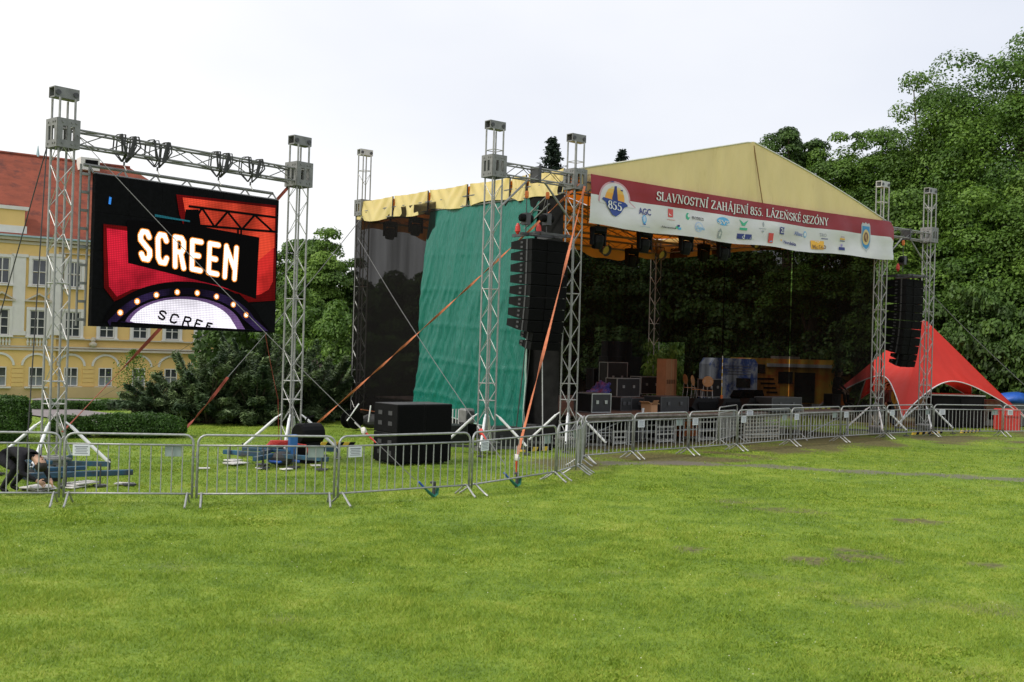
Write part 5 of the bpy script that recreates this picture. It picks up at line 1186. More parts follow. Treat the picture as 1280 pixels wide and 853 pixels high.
# ------------------------------------------------------------------ flight cases and gear on the stage
m_case = mat('case_black', (.016, .016, .017), .55, 0, .2, 6, .06, 50)
m_edge = mat('case_edge', (.42, .43, .42), .35, .6, .1, 8)
def case(label, a, b, z, w, d, h, rz=0.0, group='road cases on the stage', wheels=True, edge=True, name='flight_case', cat='case', m=None):
    t = sthing(name, label, cat, a, b, z, group, rz); zb_ = .10 if wheels else 0
    MB().box((0, 0, zb_+(h-zb_)/2), (w-.02, d-.02, h-zb_-.01)).build('body', m or m_case, t)
    e = MB(); k = .028
    for sx in (-1, 1):
        for sy in (-1, 1): e.box((sx*(w/2-k/2), sy*(d/2-k/2), zb_+(h-zb_)/2), (k, k, h-zb_))
        for zz in (zb_+k/2, h-k/2): e.box((sx*(w/2-k/2), 0, zz), (k-.002, d-2*k, k-.002))
    for sy in (-1, 1):
        for zz in (zb_+k/2, h-k/2): e.box((0, sy*(d/2-k/2), zz), (w-2*k, k-.002, k-.002))
    e.build('edging', m_edge if edge else M['steel_dark'], t)
    for x in (-w*.22, w*.22): MB().box((x, -d/2-.006, zb_+(h-zb_)*.55), (.10, .02, .10)).build('latch', m_edge if edge else M['steel_dark'], t)
    MB().box((w/2+.006, 0, zb_+(h-zb_)*.5), (.02, min(.18, d*.4), .10)).build('handle', m_edge if edge else M['steel_dark'], t)
    if wheels:
        for sx in (-1, 1):
            for sy in (-1, 1): MB().lathe([(0, -.018), (.045, -.018), (.045, .018), (0, .018)], n=10).build('wheel', M['steel_dark'], t, loc=(sx*(w/2-.08), sy*(d/2-.08), .045), rot=(PI/2, 0, 0))
    return t
DZ = .852
def onst(px, py): return ST.hitz(px, py, DZ)
def case_px(label, x0, x1, yb, yt, d, z=None, **k):
    "case whose front face spans pixels x0..x1 with its bottom at yb"
    zz = DZ if z is None else z
    a0, b0 = ST.hitz(x0, yb, zz); a1 = ST.hit(x1, yb-1, b0)[0]; h = ST.hit((x0+x1)/2, yt, b0)[1]-zz
    return case(label, (a0+a1)/2, b0+d/2, zz, a1-a0, d, h, **k), (a0, b0, a1, h)
case_px('black flight case with silver edges at the front left of the stage', 739.5, 764, 516.5, 492, .75, wheels=False)
_, (a0, b0, a1, h) = case_px('big silver-edged flight case in the stack left of the truss leg', 771, 800, 500, 473, .6)
_, (a0, b0, a1, h) = case_px('tall silver-edged case standing behind the big flight case', 759, 784, 494, 453, .5, wheels=False)
case_px('black amplifier rack at the bottom of the tall dark stack', 759, 801, 488, 446, .6, edge=False)
case_px('black case on top of the tall dark stack', 758, 789, 486, 427, .4, edge=False, wheels=False, group='road cases on the stage')
case_px('long open-fronted case behind the truss leg', 801, 827, 496, 471, .6)
case_px('low black case right of the silver-edged front case', 776, 790, 514, 497, .5, edge=False, wheels=False)
case_px('low wide black case behind the small open carton', 789, 824, 513, 498, .5, edge=False, wheels=False)
case_px('black case with latches under the tall cardboard box', 826, 861, 515.5, 496, .7, edge=False, wheels=False)
case_px('black flight case with pale edges behind the wooden chairs', 884, 902, 500, 474, .5)
case_px('black box at the right end of the stage front', 965, 1002, 515.5, 497, .7, edge=False, wheels=False)
case_px('dark case far back on the left of the stage', 742, 758, 487, 461, .5, edge=False, wheels=False)
def wedge(label, x0, x1, yb, yt, flip=False):
    a0, b0 = ST.hitz(x0, yb, DZ); a1 = ST.hit(x1, yb-1, b0)[0]; h = ST.hit((x0+x1)/2, yt, b0)[1]-DZ; w = a1-a0
    t = sthing('floor_monitor', label, 'stage monitor', (a0+a1)/2, b0+.3, DZ, 'black floor monitors on the stage')
    MB().add([(-w/2, -.25, h*.35), (-w/2+.22, -.3, 0), (-w/2+.22, .3, 0), (-w/2, .25, h*.35), (w/2, -.3, 0), (w/2, .3, 0), (w/2, .3, h*.9), (w/2, -.15, h*.97), (-w/2+.30, -.15, h), (-w/2+.30, .3, h*.9)],
      [(0, 1, 4, 7, 8), (1, 2, 5, 4), (2, 3, 9, 6, 5), (0, 3, 2, 1), (0, 8, 9, 3), (8, 7, 6, 9), (4, 5, 6, 7)]).build('cabinet', M['black'], t)
    MB().box((.08, -.285, h*.45), (w*.7, .012, h*.55), rx=-.2).build('grille', M['grille'], t)
    MB().box((w*.35, -.31, h*.2), (.05, .02, .03)).build('connector', M['steel_dark'], t)
wedge('black floor monitor right of the case under the cardboard box', 866, 902, 515, 498); wedge('second black floor monitor from the left', 903, 929, 515, 498.5)
wedge('long black floor monitor left of the box at the stage end', 935, 970, 514.5, 498); wedge('black floor monitor standing further back on the stage', 926, 957, 501, 487.5)
# cardboard
a0, b0 = onst(827, 498); a1 = ST.hit(848, 497, b0)[0]; hh = ST.hit(838, 449, b0)[1]-DZ
t = sthing('cardboard_box', 'tall upright cardboard box behind the truss leg', 'box', (a0+a1)/2, b0+.2, DZ, 'cardboard boxes on the stage', .15)
w = a1-a0; MB().box((0, 0, hh/2), (w*.78, .42, hh)).build('body', M['card'], t); MB().box((w*.30, -.213, hh/2), (w*.18, .004, hh-.01)).build('shaded_strip', M['card_shaded'], t); MB().box((0, -.214, hh/2), (.05, .004, hh-.02)).build('tape', mat('tape', (.40, .27, .14), .4), t)  # darker strip paints the box's shaded side onto its front face
mb = MB()
for k in range(7): mb.box((-w*.28+k*w*.085, -.217, hh*.42), (.03 if k % 2 else .05, .003, .16))
mb.build('printed_marks', mat('box_ink', (.06, .035, .02), .8), t)
a0, b0 = onst(818, 517); t = sthing('cardboard_box', 'small open carton with raised flaps at the stage front', 'box', a0, b0+.2, DZ, 'cardboard boxes on the stage', .3)
MB().box((0, 0, .13), (.40, .32, .26)).build('body', M['card'], t)
MB().box((-.26, 0, .30), (.16, .30, .012), ry=.5).build('flap', M['card'], t); MB().box((.27, 0, .27), (.18, .30, .012), ry=.15).build('flap', mat('cardboard_pale', (.62, .44, .26), .8), t); MB().box((-.02, -.2, .31), (.34, .012, .14), rx=.4).build('flap', M['card_shaded'], t)
a0, b0 = onst(807.5, 517); t = sthing('paper_cup', 'white paper cup beside the small open carton', 'cup', a0, b0+.12, DZ)
MB().lathe([(.035, 0), (.045, .14), (.048, .145), (.042, .145)], n=12).build('cup', M['white'], t)
# chairs
def chair(label, px, py, rz):
    a, b = onst(px, py); t = sthing('wooden_chair', label, 'chair', a, b, DZ, 'wooden chairs on the stage', rz)
    MB().bevbox((0, 0, .44), (.40, .38, .022), .008).build('seat', M['wood'], t)
    MB().lathe([(.01, -.01), (.19, -.01), (.20, 0), (.19, .01), (.01, .01)], n=16).build('backrest', M['wood'], t, rot=(PI/2-.15, 0, 0), loc=(0, .20, .76))
    for sx in (-1, 1):
        MB().tube([(sx*.17, -.17, .43), (sx*.19, -.20, 0)], .012, 5).build('leg', M['galv'], t); MB().tube([(sx*.17, .17, .43), (sx*.19, .22, 0)], .012, 5).build('leg', M['galv'], t)
        MB().tube([(sx*.17, .17, .43), (sx*.10, .20, .82)], .011, 5).build('back_post', M['galv'], t)
chair('wooden chair with a round backrest left of the flight case', 872, 502, .4); chair('wooden chair half hidden behind the round-backed chair', 862, 499, 1.2); chair('wooden chair right of the round-backed chair', 884, 504, -.9)
a, b = onst(747, 502); t = sthing('plastic_sack', 'crumpled dark blue and purple sack lying at the left of the stage', 'sack', a, b, DZ)
def sackf(u, v):
    th, ph = u*2*PI, v*PI; r_s = 1+.13*math.sin(th*5+ph*3)+.10*math.sin(ph*9+th*2)+.07*math.sin(th*11)
    x = .48*math.cos(th)*math.sin(ph)*r_s; z = .30*math.cos(ph)*r_s+.05*math.sin(x*9)
    return (x, .26*math.sin(th)*math.sin(ph)*r_s, z+.28+x*.35)
MB().grid(sackf, 40, 24).build('sack', M['blue_bag'], t, smooth=True); MB().tube([(.40, 0, .52), (.52, 0, .64), (.58, .03, .60)], [.05, .03, .06], 7).build('neck', M['blue_bag'], t)
a, b = onst(990, 512); t = sthing('marker_pole', 'thin pole wrapped in yellow and white tape standing on the stage', 'pole', a, b+3, DZ)
for k in range(10): MB().tube([(0, 0, k*.12+(.5 if k else .0)), (0, 0, k*.12+.62)], .014, 6).build('band', (M['yellow'], M['white'])[k % 2], t)
MB().lathe([(.16, 0), (.02, .02), (.05, .3), (.015, .32)], n=10).build('foot', M['orange_pl'], t)

# ------------------------------------------------------------------ under and before the stage
def cart(label, px, py, w, h, m, rows=4, name='wire_trolley', cat='trolley'):
    p = ground(px, py); L_ = ST.L(p); t = sthing(name, label, cat, L_.x, max(.75, L_.y), 0, 'gear stored under the stage edge')
    um = MB().box((0, 0, h/2), (.035, .035, h)).mesh('upright', m)
    for sx in (-1, 1):
        for sy in (-1, 1): link('upright', um, t, (sx*w/2, sy*.3, 0))
    for k in range(rows+1):
        for sy in (-1, 1): MB().box((0, sy*.302, .06+(h-.1)*k/rows), (w+.03, .03, .045)).build('slat', m, t)
    for k in range(4): MB().box((-w/2+w*(k+.5)/4, 0, .10), (w/5, .56, .02)).build('board', m, t)
    return t
m_pale = mat('pale_slats', (.34, .34, .32), .6, .2, .15, 6)
cart('pale wire trolley under the left part of the stage', 774, 566, .62, .70, m_pale, 2); cart('pale wire trolley under the middle of the stage', 898, 562, .75, .72, m_pale, 3)
cart('low metal trolley left of the middle trolley', 833, 564, .5, .42, m_pale, 2); cart('metal trolley right of the middle trolley', 958, 560, .8, .62, m_pale, 2)
cart('wide stack of pale pallets under the right part of the stage', 1022, 556, 1.7, .66, mat('pale_wood', (.40, .37, .30), .8, 0, .15, 6), 5, 'pallet_stack', 'pallets')
for k, (px, lab, m_) in enumerate(((860, 'black road case under the stage left of the middle trolley', None), (926, 'dark road case under the middle of the stage', None), (986, 'orange crate under the right part of the stage', M['orange_pl']), (808, 'dark road case under the left part of the stage', None))):
    L_ = ST.L(ground(px, 560)); case(lab, L_.x, 1.4+.3*k, 0, .8, .6, .62, wheels=False, edge=k != 2, m=m_, group='road cases under the stage')
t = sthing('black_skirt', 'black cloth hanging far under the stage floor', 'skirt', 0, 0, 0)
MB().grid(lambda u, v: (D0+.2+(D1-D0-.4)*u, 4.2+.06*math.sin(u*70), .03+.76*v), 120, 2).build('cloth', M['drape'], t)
L_ = ST.L(ground(1066, 549)); t = sthing('yellow_banner', 'row of yellow-green cloth strips hanging behind the fence left of the inner right tower', 'cloth', AR-2.0, 1.1, 0)
myg = mat('yellow_green_cloth', (.34, .36, .05), .8, 0, .2, 4)
for k in range(6): MB().grid(lambda u, v, k=k: (-.8+k*.30+.2*u, .02*math.sin(u*5+k), .15+.75*v), 4, 6).build('strip', myg, t)
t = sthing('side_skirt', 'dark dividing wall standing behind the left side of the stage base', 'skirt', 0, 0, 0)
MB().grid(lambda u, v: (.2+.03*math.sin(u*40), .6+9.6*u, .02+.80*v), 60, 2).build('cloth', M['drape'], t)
# warning tape boards at the tower feet
def hazard(label, p, q, z=.05, n_=10, h=.10):
    p, q = Vector(p), Vector(q); d = q-p; t = thing('hazard_board', label, 'warning board', ((p.x+q.x)/2, (p.y+q.y)/2, 0), math.atan2(d.y, d.x), 'black and yellow striped boards')
    L_ = d.length; w = L_/n_
    for k in range(n_): MB().prism([(-L_/2+k*w, z), (-L_/2+(k+1)*w, z), (-L_/2+(k+1)*w+h*.6, z+h), (-L_/2+k*w+h*.6, z+h)], -.03, .03).build('stripe', (M['yellow'], M['black'])[k % 2], t)
hazard('striped board behind the barriers left of the outer right tower', ST.W(AR+1.0, -.75), ST.W(AR+2.9, -.75)); hazard('striped board under the black box in the red tent', ST.W(AO+.9, -.9), ST.W(AO+2.2, -.9)); hazard('striped board between the two left wing towers', ST.W(-1.7, -.15), ST.W(-.7, -.15), .02, 6)
hazard('black and yellow end of the beam at the right screen tower', SC.W(Ls+.55, -.35), SC.W(Ls+1.2, -.75), .28, 6, .07)

# ------------------------------------------------------------------ bases of the screen towers
def ballast(label, px0, py0, px1, py1, fr_a, rz):
    g0, g1 = ground(px0, py0), ground(px1, py1); d = g1-g0; mid = (g0+g1)/2
    t = thing('ballast_beam', label, 'base beam', mid, math.atan2(d.y, d.x), 'blue steel beams under the screen towers'); L_ = d.length
    MB().bevbox((0, 0, .22), (L_, .09, .095), .01).build('beam', M['blue_steel'], t)
    MB().bevbox((-L_*.12, .16, .30), (L_*.45, .07, .07), .01, rz=.08).build('beam', M['blue_steel'], t)
    for x in (-L_*.42, -L_*.1, L_*.2, L_*.46): MB().tube([(x, -.07, .0), (x, -.07, .40)], .014, 6).box((x, -.07, .02), (.2, .2, .03)).build('screw_jack', M['steel_dark'], t)
    return t
ballast('blue steel beam across the foot of the left screen tower', 22, 612, 166, 606, 0, 0); ballast('second blue beam slanting back at the left screen tower', -6, 592, 92, 607, 0, 0)
ballast('blue steel beam across the foot of the right screen tower', 280, 578, 410, 588, 0, 0); ballast('second blue beam slanting back at the right screen tower', 318, 588, 402, 570, 0, 0)
def blob(mb, c, r, seed, n=14, k=.18):
    rr = random.Random(seed); ph = [rr.random()*6 for _ in range(4)]
    mb.grid(lambda u, v: (c[0]+r[0]*math.cos(u*2*PI)*math.sin(v*PI)*(1+k*math.sin(u*19+ph[0])*math.sin(v*7+ph[1])), c[1]+r[1]*math.sin(u*2*PI)*math.sin(v*PI)*(1+k*math.sin(u*13+ph[2])), c[2]+r[2]*math.cos(v*PI)), n, n//2)
def plates(label, px, py, r, n_, m, group=None, name='ground_plate', cat='plate'):
    p = ground(px, py); t = thing(name, label, cat, p, .4*n_, group); rr = random.Random(px)
    for k in range(n_): MB().bevbox((rr.uniform(-r, r)*.6, rr.uniform(-r, r)*.4, .02+.025*k), (r*rr.uniform(.7, 1.1), r*rr.uniform(.5, .8), .022), .005, rz=rr.uniform(-.5, .5)).build('board', m, t)
for lab, px, py, r in (('white board lying right of the foot of the left screen tower', 102, 609, .42), ('white square plate on the lawn right of the left screen tower', 166, 606, .34), ('pale plates under the left end of the beam at the right screen tower', 287, 581, .42), ('white plate on the lawn below the right screen tower', 351, 588, .28), ('white plate at the right end of the striped beam', 404, 583, .30), ('small white plate left of the right screen tower beam', 246, 587, .26), ('small pale plate before the right screen tower', 325, 586, .24), ('pale boards under the foot of the left screen tower', 60, 612, .45)):
    plates(lab, px, py, r, 1 if r < .4 else 3, M['stone'], 'pale boards on the lawn by the screen towers')
p = ground(385, 578); t = thing('hose_drum', 'black drum with a hose standing right of the foot of the right screen tower', 'drum', (p.x, p.y, 0), SC.ang)
MB().lathe([(.05, -.30), (.20, -.30), (.23, -.26), (.23, .26), (.20, .30), (.05, .30)], n=16).build('drum', M['black_gloss'], t, rot=(0, PI/2, 0), loc=(0, 0, .62), smooth=False)
MB().box((0, 0, .22), (.40, .34, .44)).build('cabinet', M['black'], t); MB().tube([(-.1, 0, .8), (-.05, 0, .95), (.1, -.05, 1.0)], .02).build('handle', M['black'], t)
p = ground(352, 580); t = thing('red_hose', 'coiled red hose lying on the blue beam of the right screen tower', 'hose', (p.x, p.y, .36), .3)
MB().tube([(.32*math.cos(k*.5)*(1-.006*k), .14*math.sin(k*.5), .02+.0022*k) for k in range(52)], .022, 5).build('hose', M['red'], t); MB().tube([(.3, 0, .06), (.5, -.05, .04), (.6, -.1, -.25)], .02, 5).build('hose_end', M['red'], t)
p = ground(350, 584); t = thing('winch', 'small blue winch with cables in the foot of the right screen tower', 'winch', (p.x, p.y+.15, 0), .5)
mb = MB(); blob(mb, (0, 0, .16), (.26, .2, .15), 4); mb.build('cables', M['cable_black'], t); MB().box((.25, .05, .45), (.16, .16, .4)).build('motor', mat('bright_blue_steel', (.02, .12, .34), .5), t); MB().tube([(-.3, -.1, .12), (-.1, -.15, .10), (.1, -.1, .14), (.35, -.12, .1)], .03, 6).build('hose', M['blue'], t)
p = ground(52, 606); t = thing('cable_heap', 'heap of black cables in the foot of the left screen tower', 'cables', (p.x, p.y+.15, 0), .5)
for k in range(6): MB().tube([((.25+.03*k)*math.cos(j*.7), .15*math.sin(j*.7), .06+.03*k) for j in range(10)], .018, 5).build('loop', M['cable_black'], t)

# ------------------------------------------------------------------ guy lines, straps and anchors
def line(name, label, cat, pts, r, m, group=None, flat=1.0, parts=None, n=5):
    c = Vector(pts[-1]); t = thing(name, label, cat, c, 0, group)
    MB().tube([Vector(p)-c for p in pts], r, n, flat=flat).build(parts or 'rope', m, t); return t
def sag(p, q, s=.0, n_=8): p, q = Vector(p), Vector(q); return [p.lerp(q, k/n_)-Vector((0, 0, s*math.sin(PI*k/n_))) for k in range(n_+1)]
def anchor(label, p, m2=None):
    t = thing('ground_anchor', label, 'anchor', p, .4, 'ground anchors with slings')
    MB().tube([(-.20, -.06, .20), (-.06, -.02, .08), (.02, 0, .02), (.08, .02, .06), (.10, .03, .16), (.02, .02, .20)], [.02, .045, .05, .045, .035, .02], 7, flat=.6).build('sling', M['green_sling'], t)
    MB().tube([(0, 0, -.1), (.03, 0, .24)], .03, 8).lathe([(.02, .24), (.055, .24), (.055, .27), (.02, .28)], n=10).build('stake', M['steel_dark'], t)
    MB().tube([(-.16, -.05, .16), (-.28, -.08, .28)], .02, 6).build('sling', m2 or M['blue'], t)
A1 = ground(541, 622); A2 = ground(645, 609)
anchor('ground anchor with a dark green sling before the fence at the subwoofers', A1); anchor('ground anchor with green and blue slings before the fence at the orange strap', A2)
def tens(label, p, m_, q):      # ratchet / shackle between rope and anchor
    p, q = Vector(p), Vector(q); d = (p-q).normalized(); t = thing('tensioner', label, 'turnbuckle', p, 0, 'tensioners of the guy lines')
    mb = MB(); blob(mb, (0, 0, 0), (.05, .06, .07), 3, 12, .4); mb.build('ratchet', m_, t)
    MB().tube([d*.04, d*.22], .013, 6).build('eye_bolt', M['alu_bright'], t); MB().tube([-d*.04, -d*.30], [.024, .012], 6).build('webbing', M['red'], t)
T1b = SC.W(.15, -.2, 6.35); g1_ = A1+Vector((-.3, -.08, .3)); mid = T1b.lerp(g1_, .86)
line('guy_line', 'grey cable from the left screen tower crossing the screen down to the anchor', 'guy line', sag(T1b, g1_, .10, 12), .0075, M['cable'], 'guy lines'); tens('pale shackle on the grey cable before the subwoofers', mid-Vector((0, 0, .06)), M['stone'], g1_)
top7 = ST.W(.1, -.26, 6.85); g2_ = A2+Vector((0, 0, .55))
def strap(label, p, q, w, m_, twists=5, group='tension straps'):
    p, q = Vector(p), Vector(q); d = (q-p); L_ = d.length; dn = d.normalized(); x = dn.cross(Vector((0, 0, 1))).normalized(); y = x.cross(dn); n_ = 60
    t = thing('tension_strap', label, 'strap', q, 0, group); mb = MB(); vs_ = []
    for k in range(n_+1):
        a = .5+PI*twists*k/n_+.4*math.sin(k*.3); c = p+d*(k/n_)-Vector((0, 0, .06*math.sin(PI*k/n_)))-q; e = (x*math.cos(a)+y*math.sin(a))*w/2; f = (x*-math.sin(a)+y*math.cos(a))*.004
        vs_ += [c+e+f, c-e+f, c-e-f, c+e-f]
    mb.add(vs_, [(k*4+i, k*4+(i+1) % 4, k*4+4+(i+1) % 4, k*4+4+i) for k in range(n_) for i in range(4)]).build('webbing', m_, t)
    return t
strap('orange strap running from the inner left wing tower down to the anchor before the fence', top7, g2_, .065, M['orange_strap'], 3); tens('pale ratchet at the lower end of the orange strap', g2_+Vector((0, 0, .0)), M['stone'], A2)
g3 = ground(392, 538); strap('long brown-orange strap crossing the green tarpaulin down to the lawn by the black scrim', ST.W(-.1, -.3, 6.9), g3+Vector((0, 0, .1)), .06, M['orange_strap'], 9)
t449 = ST.W(0, 10.3, 7.0); line('guy_line', 'grey cable from the rear left tower across the black scrim and green tarpaulin', 'guy line', sag(ST.W(-.3, 10.3, 6.1), A2+Vector((-.2, 0, .4)), .15, 14), .009, M['cable'], 'guy lines')
pr = ST.W(-.3, 10.3, 6.1).lerp(A2+Vector((-.2, 0, .4)), .90); tens('red ratchet on the grey cable behind the white notice', pr-Vector((0, 0, .08)), M['red'], A2)
g5 = ground(224, 545); line('guy_line', 'grey cable rising from the clipped hedge towards the rear left tower', 'guy line', sag(t449, g5.lerp(t449, .22), .1), .012, M['cable'], 'guy lines')
strap('red strap at the lower end of the cable beside the clipped hedge', g5.lerp(t449, .22), g5, .08, M['red_strap'], 1)
tb = SC.W(Ls, .2, 6.2); g6 = SC.W(.25, .15, .75); strap('long dark red strap slanting behind the screen to the foot of the left screen tower', tb, g6, .07, M['red_strap'], 2)
line('guy_line', 'black cable hanging from the left screen tower near the left edge of the photo', 'guy line', sag(SC.W(-.3, .0, 6.05), ground(32, 601), .0), .012, M['cable_black'], 'guy lines'); line('guy_line', 'black cable leaving the left screen tower towards the left edge', 'guy line', sag(SC.W(-.3, 0, 6.05), at(-40, 540, 21.5), .0), .012, M['cable_black'], 'guy lines')
line('guy_line', 'thin cable from the outer right tower down to the right edge of the photo', 'guy line', sag(ST.W(AO, .3, 5.4), at(1310, 508, 41), .1), .014, M['cable'], 'guy lines')
line('guy_line', 'dark diagonal cable behind the screen slanting to the left', 'guy line', sag(SC.W(Ls, .3, 3.9), ground(120, 500), .1), .008, M['cable_black'], 'guy lines')
line('guy_line', 'brown cord hanging between the screen and the right screen tower', 'guy line', sag(SC.W(Ls-.7, .1, 2.75), SC.W(Ls-.3, .1, 1.3), .05)+[SC.W(Ls-.25, .1, .4)], .006, M['red_strap'], 'guy lines')
line('signal_cable', 'black cables hanging from the left line array to the ground', 'cable', sag(ST.W(aL-.1, .1, 2.7), ST.W(aL-.3, .2, .1), 0), .014, M['cable_black'], 'loudspeaker cables'); line('signal_cable', 'second black cable hanging beside the left line array', 'cable', sag(ST.W(aL+.05, .1, 2.7), ST.W(aL+.0, .3, .1), 0), .014, M['cable_black'], 'loudspeaker cables')
line('signal_cable', 'black cables running down left of the right line array', 'cable', sag(ST.W(AR+.42, .2, 6.7), ST.W(AR+.42, .1, .1), 0), .03, M['cable_black'], 'loudspeaker cables')
line('silver_pole', 'thin silver pole leaning by the inner left wing tower', 'pole', [ST.W(-.95, .0, 2.4), ST.W(-1.1, -.3, .05)], .014, M['alu_bright'])
p = ground(598, 556); t = thing('grey_fan', 'grey lamp housing on the ground at the foot of the green tarpaulin', 'lamp', (p.x-.35, p.y+.5, 0), .6)
MB().bevbox((0, 0, .72), (.36, .34, .42), .05).build('housing', M['alu_dull'], t); MB().lathe([(.02, 0), (.13, 0), (.13, .04), (.02, .03)], n=14).build('lens', M['steel_dark'], t, rot=(PI/2, 0, 0), loc=(0, -.17, .74)); MB().box((0, 0, .25), (.30, .30, .5)).build('base', M['black'], t)
p = ground(560, 552); t = thing('folded_frames', 'bundle of silver frames leaning behind the subwoofer stack', 'frames', (p.x+.1, p.y+.4, 0), .6)
for k in range(4): MB().tube([(k*.10, 0, 0), (k*.10+.12, .2, .85), (k*.10+.3, .2, .85), (k*.10+.18, 0, 0)], .018, 5).build('frame', M['alu_bright'], t)
# dark spotlights on the grass at the rear corner
p = ground(440, 538); t = thing('cable_reel', 'dark cable reel with white struts standing at the left corner of the black scrim', 'reel', (p.x, p.y, 0), .7)
MB().lathe([(.1, -.2), (.28, -.2), (.28, -.17), (.16, -.16), (.16, .16), (.28, .17), (.28, .2), (.1, .2)], n=16).build('reel', M['black'], t, rot=(PI/2, 0, 0), loc=(0, 0, .32))
MB().tube([(-.3, -.2, .3), (.1, -.2, .8)], .02).build('strut', M['white'], t); MB().tube([(.45, -.2, .25), (.52, -.2, .75)], .02).build('strut', M['white'], t)
mb = MB(); blob(mb, (.75, .1, .25), (.35, .25, .22), 6, 16, .3); mb.build('cables', M['cable_black'], t); MB().tube([(.3, 0, .62), (1.1, .1, .50)], .015).build('cord', M['orange_strap'], t)
# black gear under the left side
for k, (px, py, w, h, lab) in enumerate(((640, 562, .9, .55, 'dark case under the hem of the green tarpaulin'), (690, 560, .8, .6, 'dark case behind the inner left wing tower'), (575, 556, .8, .5, 'dark case behind the subwoofers'))):
    p = ground(px, py); L_ = ST.L(p); case(lab, L_.x, max(L_.y+.5, .6), 0, w, .6, h, edge=False, wheels=False, group='road cases under the stage')

# ------------------------------------------------------------------ red star tent
TC = at(1151, 545, 44.5); TC.z = 0
t = thing('star_tent', 'red star-shaped tent with a pointed top right of the stage', 'tent', TC, 0)
PK = at(1151, 398, 44.5).z
tips = []
for px, py, Y_, zt in ((1286, 527, 44.5, .05), (1128, 523, 40.6, .25), (1020, 512, 44.5, .55), (1075, 500, 48.5, .5), (1215, 500, 49, .5)):
    q = at(px, py, Y_); tips.append(Vector((q.x, q.y, max(.05, q.z)))-TC)
arch_h = [2.05, 1.95, 1.9, 1.9, 1.9]; pull = [.30, .34, .3, .3, .3]
for i in range(5):
    A_, B_ = tips[i], tips[(i+1) % 5]
    if i == 0: h_a = at(1192, 477, 42.8).z-0
    else: h_a = arch_h[i]
    def edge(s_, A_=A_, B_=B_, i=i, h_a=h_a):
        p = A_.lerp(B_, s_); k = 4*s_*(1-s_); k2 = k**.8; c = Vector((p.x*(1-pull[i]*k), p.y*(1-pull[i]*k), 0)); c.z = A_.z*(1-s_)+B_.z*s_+(h_a-(A_.z+B_.z)/2)*k2; return c
    def sf(u, v, edge=edge):
        e = edge(v); top = Vector((0, 0, PK)); r0 = .03+.97*u
        p = Vector((e.x*r0, e.y*r0, 0)); lin = PK+(e.z-PK)*r0; sag_ = .35*math.sin(PI*r0)*(4*v*(1-v)); p.z = lin-sag_*.9+.02*math.sin(v*40)*u; return p
    MB().grid(sf, 26, 26).build('canopy', M['tent'], t, smooth=True)
    MB().tube([edge(k/24)+Vector((0, 0, .0)) for k in range(25)], .022, 5).build('edge_band', M['white'], t)
for a in tips: MB().tube([a, a*1.12+Vector((0, 0, -a.z*1.1))], .012, 5).build('peg_rope', M['white'], t)
MB().tube([(0, 0, 0), (0, 0, PK-.05)], .05, 8).build('mast', M['galv'], t)
def tbox(name, label, cat, x0, x1, yt, yb, Y_, d, m, m2=None, **k):
    p0, p1 = at(x0, yb, Y_), at(x1, yb, Y_); top = at((x0+x1)/2, yt, Y_).z
    t = thing(name, label, cat, ((p0.x+p1.x)/2, Y_+d/2, max(0, gz(p0.x, Y_))), .05); w = p1.x-p0.x
    MB().bevbox((0, 0, top/2), (w, d, top), .02).build('body', m, t)
    return t, w, top
t, w, top = tbox('generator_box', 'large black box with a pale lid rim inside the red tent', 'box', 1162, 1229, 495, 539, 43.6, 1.6, M['black'])
MB().box((0, 0, top+.02), (w+.06, 1.66, .05)).build('lid', m_edge, t); MB().box((-w*.28, -.82, top*.5), (w*.4, .02, top*.8)).build('door', M['black_gloss'], t); MB().box((w*.25, -.82, top*.5), (w*.4, .02, top*.8)).build('door', M['black_gloss'], t)
t, w, top = tbox('red_crate', 'red crate at the right edge under the tip of the red tent', 'crate', 1253, 1275, 512, 540, 42.4, .8, M['red'])
MB().box((0, -.42, top*.7), (w*.9, .03, .05)).build('rib', M['red'], t)
t, w, top = tbox('grey_cabinet', 'grey cabinet with dark openings behind the tent beside the black box', 'cabinet', 1231, 1250, 500, 538, 45.2, .7, M['alu_dull'])
MB().box((0, -.37, top*.4), (w*.7, .03, top*.3)).build('opening', M['black'], t)
p = at(1268, 498, 46.5); t = thing('blue_tarp', 'crumpled blue tarpaulin at the right edge behind the red tent', 'tarpaulin', (p.x, 46.5, 0), 0)
mb = MB(); blob(mb, (.3, 0, p.z), (1.0, .6, .28), 9, 26, .22); mb.build('sheet', M['blue'], t, smooth=True); MB().box((.3, .1, (p.z-.2)/2), (1.8, .9, p.z-.2)).build('stack', M['steel_dark'], t)
p = at(1262, 489, 48.5); t = thing('grey_trailer', 'low grey trailer rail behind the tent at the right edge', 'trailer', (p.x, 48.5, 0), 0)
MB().box((.5, 0, p.z), (3.2, .1, .12)).build('rail', M['galv'], t); MB().box((.5, .3, p.z-.45), (3.2, .1, .5)).build('side', M['alu_dull'], t); MB().box((.5, .8, .55), (3.2, 1.6, .3)).build('bed', M['alu_dull'], t)
for x in (-.5, 1.5): MB().lathe([(0, -.1), (.3, -.1), (.3, .1), (0, .1)], n=14).build('wheel', M['black'], t, loc=(x, 0, .3), rot=(PI/2, 0, 0))
p = at(1111, 488, 46); t = thing('round_sign', 'white board with a ringed 8 inside the left arch of the red tent', 'sign', (p.x, 46, 0), -.1)
MB().prism([(.62*math.cos(k*PI/4+PI/8), p.z+.62*math.sin(k*PI/4+PI/8)) for k in range(8)], -.02, .02).build('board', M['white'], t); MB().tube([(0, .06, 0), (0, .06, p.z)], .03).build('post', M['galv'], t)
